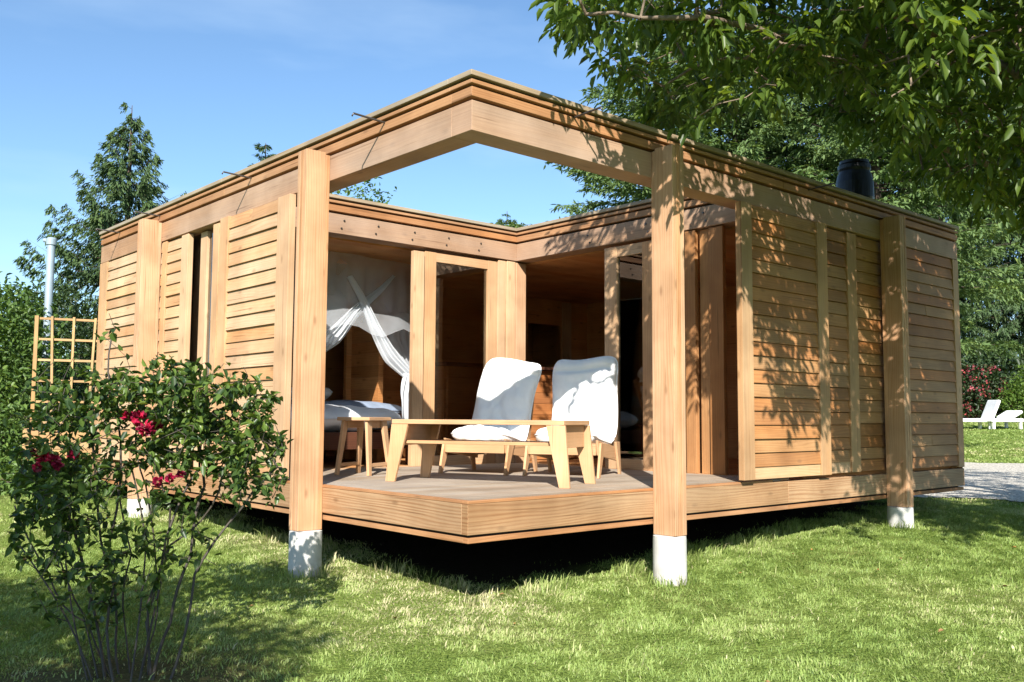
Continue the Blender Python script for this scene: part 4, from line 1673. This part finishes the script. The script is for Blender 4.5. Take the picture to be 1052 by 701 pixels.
shrub('garden_shrub', 'tall green leafy shrub at the left edge behind the trellis', 'shrub', [lump(-10, 400, 15.5, 1.0, 1.3), lump(10, 360, 16, .9, 1.0), lump(-25, 330, 16, 1.0, .7), lump(20, 430, 15.5, .7, .9), lump(-5, 470, 14.5, .9, .7), lump(14, 325, 16.5, .55, .45)], M['hedge_leaf'], 9000, .11, 31)
shrub('garden_shrub', 'dark shrub filling the space below the spruce beside the cabin wall', 'shrub', [lump(70, 400, 19, 1.1, 1.3), lump(100, 380, 19, .8, 1.2), lump(45, 350, 20, .9, 1.2), lump(85, 450, 18, 1.1, .8), lump(60, 330, 21, 1.0, .8)], M['dark_leaf'], 7000, .11, 32)
shrub('low_plant', 'low green plant in front of the planter box', 'plant', [lump(25, 497, 11.2, .5, .22), lump(62, 500, 11.0, .5, .22), lump(95, 505, 10.5, .4, .2)], M['hedge_leaf'], 1500, .09, 33)
shrub('garden_shrub', 'leafy bush whose top shows over the roof left of the open corner', 'shrub', [lump(360, 205, 23, 1.0, .5), lump(345, 240, 23, 1.4, 1.2), lump(350, 330, 23, 1.6, 2.2), lump(350, 420, 23, 1.6, 1.2)], M['hedge_leaf'], 4500, .13, 34)
shrub('flowering_shrub', 'dark round shrub with dusty pink flowers beyond the far lawn', 'shrub', [lump(1003, 408, 35, 1.1, 1.0), lump(1022, 415, 35, .8, .75), lump(985, 412, 35, .8, .8), lump(1003, 391, 35.3, .9, .6)], M['dark_leaf'], 5000, .13, 35, flowers=M['pinkpetal'], nflow=120, fsize=.11)
shrub('lime_shrub', 'bright yellow green shrub at the right end of the far lawn', 'shrub', [lump(1046, 415, 33.5, .6, .65), lump(1066, 412, 33.5, .9, .9), lump(1056, 395, 33.9, .55, .55)], M['lime_leaf'], 3000, .12, 36)
# a woodland edge closes the view beyond the garden
wl = []
for k in range(26):
    a_ = R(8 + k * 4.0)
    q = np.array((-3.5 + 41 * math.cos(a_), -4.4 + 41 * math.sin(a_)))
    h = rng.uniform(2.2, 3.6)
    zg = float(ground_h(q[0], q[1]))
    wl.append((q[0], q[1], zg + h * .5, 2.3, 2.3, h * .62))
wr = shrub('woodland', 'distant dark green woodland edge closing off the garden', 'woodland', wl, M['dark_leaf'], 26000, .26, 37, stems=0)
wr['kind'] = 'stuff'


# ---- rose bush in front
rb_base = np.array((-2.02, .02, 0.0))
rb = empty('rose_bush', tuple(rb_base))
tag(rb, 'bare stemmed rose bush with dark red flowers in front of the cabin', 'rose bush')


def blob(u, v, ru, rv, d, rd, n_, r):
    q = r.normal(size=(n_, 3))
    q = unit(q) * (r.random(n_) ** .45)[:, None]
    return np.array([at(u + a_[0] * ru, v + a_[1] * rv, d + a_[2] * rd) for a_ in q])


rr_ = np.random.default_rng(44)
tg = np.concatenate([
    blob(222, 430, 80, 62, 5.1, .5, 210, rr_), blob(165, 412, 62, 50, 5.0, .45, 110, rr_), blob(250, 480, 46, 44, 4.9, .35, 60, rr_), blob(185, 470, 60, 50, 4.9, .4, 60, rr_),
    blob(95, 425, 60, 66, 4.9, .45, 90, rr_), blob(48, 465, 52, 90, 4.75, .4, 120, rr_), blob(110, 510, 75, 60, 4.8, .4, 80, rr_),
    blob(38, 530, 38, 60, 4.6, .3, 60, rr_), blob(95, 590, 80, 60, 4.6, .3, 75, rr_), blob(175, 560, 60, 50, 4.75, .3, 26, rr_), blob(180, 385, 40, 22, 5.0, .3, 20, rr_),
    np.array([at(112, 322, 4.9), at(118, 338, 4.9), at(106, 345, 4.9), at(55, 372, 4.7), at(30, 395, 4.7), at(285, 405, 5.2), at(292, 455, 5.1), at(280, 512, 4.9)])])
nodes = []
bases = []
stem_px = [((95, 705), (70, 600), (45, 520)), ((110, 705), (95, 620), (75, 540), (60, 470)), ((120, 706), (118, 600), (100, 500), (95, 430)), ((132, 708), (150, 560), (135, 480)), ((140, 706), (165, 600), (175, 520), (165, 440)),
           ((150, 706), (150, 640), (175, 560), (225, 505), (245, 460)), ((158, 705), (152, 620), (170, 555), (205, 480), (215, 425)), ((100, 703), (60, 620), (20, 560)), ((128, 704), (120, 640), (112, 560), (120, 420), (115, 345)),
           ((170, 703), (200, 590), (250, 520), (285, 480)), ((125, 705), (90, 640), (50, 590), (15, 520)), ((145, 704), (158, 650), (160, 580), (150, 500), (140, 440)), ((136, 704), (128, 640), (135, 570), (118, 480)), ((155, 705), (175, 640), (196, 570), (210, 500), (190, 420)), ((105, 704), (85, 630), (68, 560), (72, 480))]
for sp in stem_px:
    prev = -1
    for k, (u, v) in enumerate(sp):
        q = at(u, v, 4.75 + .08 * rr_.normal() + .1 * k)
        if k == 0:
            q = on(u, v, 2, 0.0) if v > 600 else q
            q[2] = -.05
        nodes.append((q, prev))
        prev = len(nodes) - 1
# thin out long gaps in the stems
fine = []
remap = {}
for i, (q, pr) in enumerate(nodes):
    if pr < 0:
        fine.append((q, -1))
    else:
        a_ = nodes[pr][0]
        prev = remap[pr]
        bend = rr_.normal(size=3) * .02
        for k in range(1, 5):
            s = k / 4
            fine.append((a_ + (q - a_) * s + bend * math.sin(math.pi * s), prev))
            prev = len(fine) - 1
    remap[i] = len(fine) - 1
P, par, tips = skeleton(fine, tg, .12, .5, 8)
o, rad = skeleton_mesh('stems', P, par, M['cane'], rb, r_tip=.0015, expo=2.35, rmax=.0085, seg=6, rmin=.0045, nmin=len(fine))
o.location = tuple(-rb_base)
A, Dn, Up, Ln, Rn = [], [], [], [], []
side_nodes = list(tips) + [q for q in rr_.choice(np.arange(len(fine), len(P)), 620)]
for ti in side_nodes:
    p_ = P[ti]
    out = unit(p_ - P[par[ti]])
    u_, v_, _ = proj(p_)
    lush = 1.0 if v_[0] < 480 and u_[0] > 120 else .72
    for k in range(int(rr_.integers(2, 7) * lush + .3)):
        b_ = p_ - out * rr_.uniform(0, .14) + rr_.normal(size=3) * .012
        d = unit(out * .5 + rr_.normal(size=3) * .8)
        A.append(b_)
        Dn.append(d + np.array((0, 0, -.2)))
        Up.append(np.array((0, 0, 1.0)) + rr_.normal(size=3) * .45)
        Ln.append(rr_.uniform(.034, .068))
        Rn.append(rr_.random() * .9 * (.5 + .5 * lush))
A, Dn, Up, Ln, Rn = map(np.array, (A, Dn, Up, Ln, Rn))
V, F = leaves_np(A, Dn, Up, Ln, Ln * .56, .22, .25)
np_mesh('foliage', V - rb_base, F, np.repeat(Rn, 6), M['rose_leaf'], rb)
for (u, v, dep, sz_) in ((142, 430, 4.75, .05), (150, 440, 4.75, .05), (158, 432, 4.8, .045), (132, 428, 4.8, .04), (162, 441, 4.8, .035), (44, 470, 4.6, .045), (55, 473, 4.6, .04), (76, 467, 4.65, .035), (38, 480, 4.6, .03), (162, 495, 4.7, .035), (175, 492, 4.7, .035), (186, 488, 4.7, .03), (34, 466, 4.6, .03), (60, 480, 4.6, .03)):
    s = sz_ * .86
    c = at(u, v, dep)
    n_ = 26
    d = unit(rr_.normal(size=(n_, 3)) + np.array((-.2, -.3, .5)))
    lay = rr_.random(n_)
    V, F = leaves_np(c + d * s * .25, d * (.4 + .6 * lay[:, None]) + rr_.normal(size=(n_, 3)) * .35, np.cross(d, rr_.normal(size=(n_, 3))), s * rr_.uniform(.6, 1.0, n_), s * rr_.uniform(.7, 1.0, n_), .35, -.25)
    np_mesh('bloom', V - rb_base, F, np.repeat(rr_.random(n_), 6), M['petal'], rb)

# ---- small tree beside the viewpoint; its shade falls on the rose and the mulch
ap0 = np.array((-6.0, -1.7, 0.0))
ap = empty('apple_tree', tuple(ap0))
tag(ap, 'small broadleaf tree beside the viewpoint whose shade covers the rose and mulch', 'tree')
ra = np.random.default_rng(61)
tgt = []
while len(tgt) < 760:
    h = ra.uniform(2.1, 4.3)
    gs, gl_ = ra.uniform(-2.6, 1.1), ra.uniform(.65, 4.2)
    lim = -.15 + 1.15 * min(1, max(0, (gl_ - 1.6) / .7))
    if gs > lim or gs > lim - .7 and ra.random() < .45 or gl_ < 1.1 and ra.random() < .5:
        continue
    sc = gs - h / math.tan(SUN_EL)
    q = np.array((sc * -SUN_AZ[0] + gl_ * SUN_AZ[1], sc * -SUN_AZ[1] - gl_ * SUN_AZ[0], h))
    uq, vq, dq = proj(q)
    if np.linalg.norm(q - CAMV) > 1.3 and (dq[0] < .3 or uq[0] < -160 or vq[0] < -160):
        tgt.append(q)
an = [((0, 0, -.1) + ap0, -1), ((.02, 0, .7) + ap0, 0), ((.05, -.02, 1.4) + ap0, 1), ((.3, -.2, 2.0) + ap0, 2), ((.8, -.5, 2.6) + ap0, 3), ((-.1, -.6, 2.3) + ap0, 2), ((-.2, -1.3, 3.0) + ap0, 5)]
P, par, tips = skeleton(an, tgt, .25, .35, 4)
o, _ = skeleton_mesh('trunk', P, par, M['bark'], ap, r_tip=.004, expo=2.2, rmax=.11, seg=6)
o.location = tuple(-ap0)
pt_ = np.repeat(P[tips], 24, 0)
A = pt_ + ra.normal(size=pt_.shape) * .09
ln = ra.uniform(.06, .10, len(A))
V, F = leaves_np(A, ra.normal(size=A.shape), np.array((0, 0, 1.0)) + ra.normal(size=A.shape) * .5, ln, ln * .6, .2, .2)
np_mesh('crown', V - ap0, F, np.repeat(ra.random(len(A)) * .9, 6), M['walnut_leaf'], ap)

def ground_hit(u, v):
    for d in np.arange(6, 60, .05):
        q = at(u, v, d)
        if q[2] <= float(ground_h(q[0], q[1])):
            return q
    return at(u, v, 30)


# ---- white garden furniture on the far lawn
for k, (u, v, dist, ang, label, up) in enumerate(((997, 441, 30.0, R(160), 'white garden lounger with its back raised beside the pink flowered shrub', True), (1029, 441, 30.5, R(175), 'low flat white garden lounger next to the one with a raised back', False))):
    q = ground_hit(u, v)
    z = float(ground_h(q[0], q[1]))
    print('lounger', q, z)
    lo = empty('garden_lounger', (q[0], q[1], z), ang + YAW - R(68))
    lo.scale = (1.15, 1.15, 1.15)
    tag(lo, label, 'lounger', 'white loungers on the far lawn')
    mb = MB()
    mb.box((-.5, -.3, .20), (.62, .3, .30))
    mb.build('seat', M['whiteplastic'], lo, .02)
    for sx in (-.42, .52):
        for sy in (-.25, .25):
            mb = MB()
            mb.bar((sx, sy, 0), (sx, sy, .2), .07, .07)
            mb.build('leg', M['whiteplastic'], lo, .01)
    if up:
        mb = MB()
        mb.bar((-.48, 0, .27), (-.72, 0, .82), .58, .09, side=(0, 1, 0))
        mb.build('backrest', M['whiteplastic'], lo, .03)
    else:
        mb = MB()
        mb.bar((-.10, 0, .31), (-.5, 0, .50), .56, .09, side=(0, 1, 0))
        mb.build('backrest', M['whiteplastic'], lo, .03)

# ------------------------------------------------------------------ grass
r = np.random.default_rng(99)


def vnoise(x, y, f, seed):
    """smooth value noise, 0..1"""
    g = np.random.default_rng(seed).random((64, 64))
    X, Y = x * f + 1000, y * f + 1000
    i, j = np.floor(X).astype(int), np.floor(Y).astype(int)
    u, v = X - i, Y - j
    u, v = u * u * (3 - 2 * u), v * v * (3 - 2 * v)
    i0, j0, i1, j1 = i % 64, j % 64, (i + 1) % 64, (j + 1) % 64
    return (g[i0, j0] * (1 - u) + g[i1, j0] * u) * (1 - v) + (g[i0, j1] * (1 - u) + g[i1, j1] * u) * v


def blades(n_, x0, x1, y0, y1, hmin, hmax, wd, keep, lean=1.3):
    x = r.uniform(x0, x1, n_)
    y = r.uniform(y0, y1, n_)
    k = keep(x, y)
    x, y = x[k], y[k]
    n_ = len(x)
    big = .6 * vnoise(x, y, .7, 1) + .4 * vnoise(x, y, 1.7, 2)
    mid = .6 * vnoise(x, y, 4.5, 3) + .4 * vnoise(x, y, 11, 4)
    h = r.uniform(hmin, hmax, n_) * (.6 + .65 * mid)
    az = r.uniform(0, 6.283, n_) * .5 + 6.283 * vnoise(x, y, 7, 9)
    ln = r.uniform(.3, lean, n_) * h
    base = np.stack([x, y, ground_h(x, y) - .003], 1)
    d = np.stack([np.cos(az), np.sin(az), np.zeros(n_)], 1)
    az2 = az + 1.57 + r.normal(size=n_) * .5
    s = np.stack([np.cos(az2), np.sin(az2), np.zeros(n_)], 1) * (wd * r.uniform(.5, 1.4, n_) / 2)[:, None]
    z = np.array((0, 0, 1.0))
    mid_ = base + d * (ln * .35)[:, None] + z * (h * .65)[:, None]
    tip = base + d * ln[:, None] + z * (h * r.uniform(.7, 1.0, n_))[:, None]
    V = np.stack([base - s, base + s, mid_ + s * .8, mid_ - s * .8, tip + s * .12, tip - s * .12], 1).reshape(-1, 3)
    i = np.arange(n_)[:, None] * 6
    F = np.concatenate([i + np.array([[0, 1, 2, 3]]), i + np.array([[3, 2, 4, 5]])], 0)
    dry = np.clip((big - .52) * 2.6, 0, 1) + np.exp(-((x + .05) ** 2 / .8 + (y - .15) ** 2 / .4)) * 1.1 + .45 * np.exp(-((np.minimum(x, y) - .3) / .35) ** 2)
    rn = np.clip(.10 + .34 * r.random(n_) + .28 * (mid - .4) + .25 * (big - .5) + .8 * dry * r.random(n_) ** .9 + (r.random(n_) < .05) * .4, 0, 1)
    return V, F, np.repeat(rn, 6)


def keep_all(x, y):
    wv = .22 * np.sin(x * 3.1) * np.sin(y * 2.7 + 1) + .12 * np.sin(x * 9) * np.sin(y * 8) + r.normal(size=len(x)) * .08
    inside = (x > .62 + wv) & (x < 6.7) & (y > .62 + wv) & (y < 6.7)
    mul = np.hypot(x + 2.15, y + .1)
    bare = r.random(len(x)) < np.clip(1.25 - mul * .95 + .35 * (vnoise(x, y, 3.0, 5) - .5), 0, .9)
    u, v, d = proj(np.stack([x, y, np.zeros_like(x)], 1))
    vis = (d > 1.5) & (u > -420) & (u < 1480) & (v < 1150)
    thin = vnoise(x, y, 2.6, 21) + .5 * vnoise(x, y, 9, 22) > 1.02
    return ~inside & ~bare & vis & ~(path_mask(x, y)) & ~(thin & (r.random(len(x)) > .5))


def keep_edge(x, y):
    # longer tufts that the mower misses: along the cabin's shade and round the footings
    near = (np.abs(np.minimum(x, y) - .25 - .3 * vnoise(x, y, 2.2, 31)) < .16) & (np.maximum(x, y) < 7) & (vnoise(x, y, 3.5, 32) > .45)
    for fx_, fy_ in ((1.787, -.1), (-.1, 1.784), (5.29, -.1), (-.1, 5.16)):
        dq = np.hypot(x - fx_, y - fy_)
        near |= (dq > .115) & (dq < .20)
    return near & keep_all(x, y)


parts_ = [blades(900000, -3.8, 7.5, -4.3, 5, .010, .027, .0045, keep_all), blades(170000, -3.5, 12, -4, 12, .018, .042, .008, keep_all), blades(120000, 9, 34, -3, 18, .02, .05, .03, keep_all), blades(9000, -3, 9, -3.5, 4, .035, .08, .005, keep_all), blades(150000, -1, 7, -1, 7, .05, .12, .006, keep_edge, .9)]
Vs, Fs, Rs, k = [], [], [], 0
for V, F, q in parts_:
    Vs.append(V)
    Fs.append(F + k)
    Rs.append(q)
    k += len(V)
gr = np_mesh('grass', np.concatenate(Vs), np.concatenate(Fs), np.concatenate(Rs), M['blade'])
tag(gr, 'short green grass blades covering the lawn', 'grass', kind='stuff')

# a scatter of last year's leaves on the lawn
n_ = 45
x, y = r.uniform(-2.6, 5.5, n_), r.uniform(-2.6, 2.2, n_)
k = keep_all(x, y)
x, y = x[k], y[k]
A = np.stack([x, y, ground_h(x, y) + .02], 1)
Dn = np.stack([r.normal(size=len(x)), r.normal(size=len(x)), r.normal(size=len(x)) * .25], 1)
ln = r.uniform(.025, .055, len(x))
V, F = leaves_np(A, Dn, np.array((0, 0, 1.0)) + r.normal(size=A.shape) * .35, ln, ln * .55, .3, .2)
ll = np_mesh('fallen_leaves', V, F, np.repeat(r.random(len(x)), 6), M['dead_leaf'])
tag(ll, 'scattered dry brown leaves lying on the lawn', 'fallen leaves', kind='stuff')
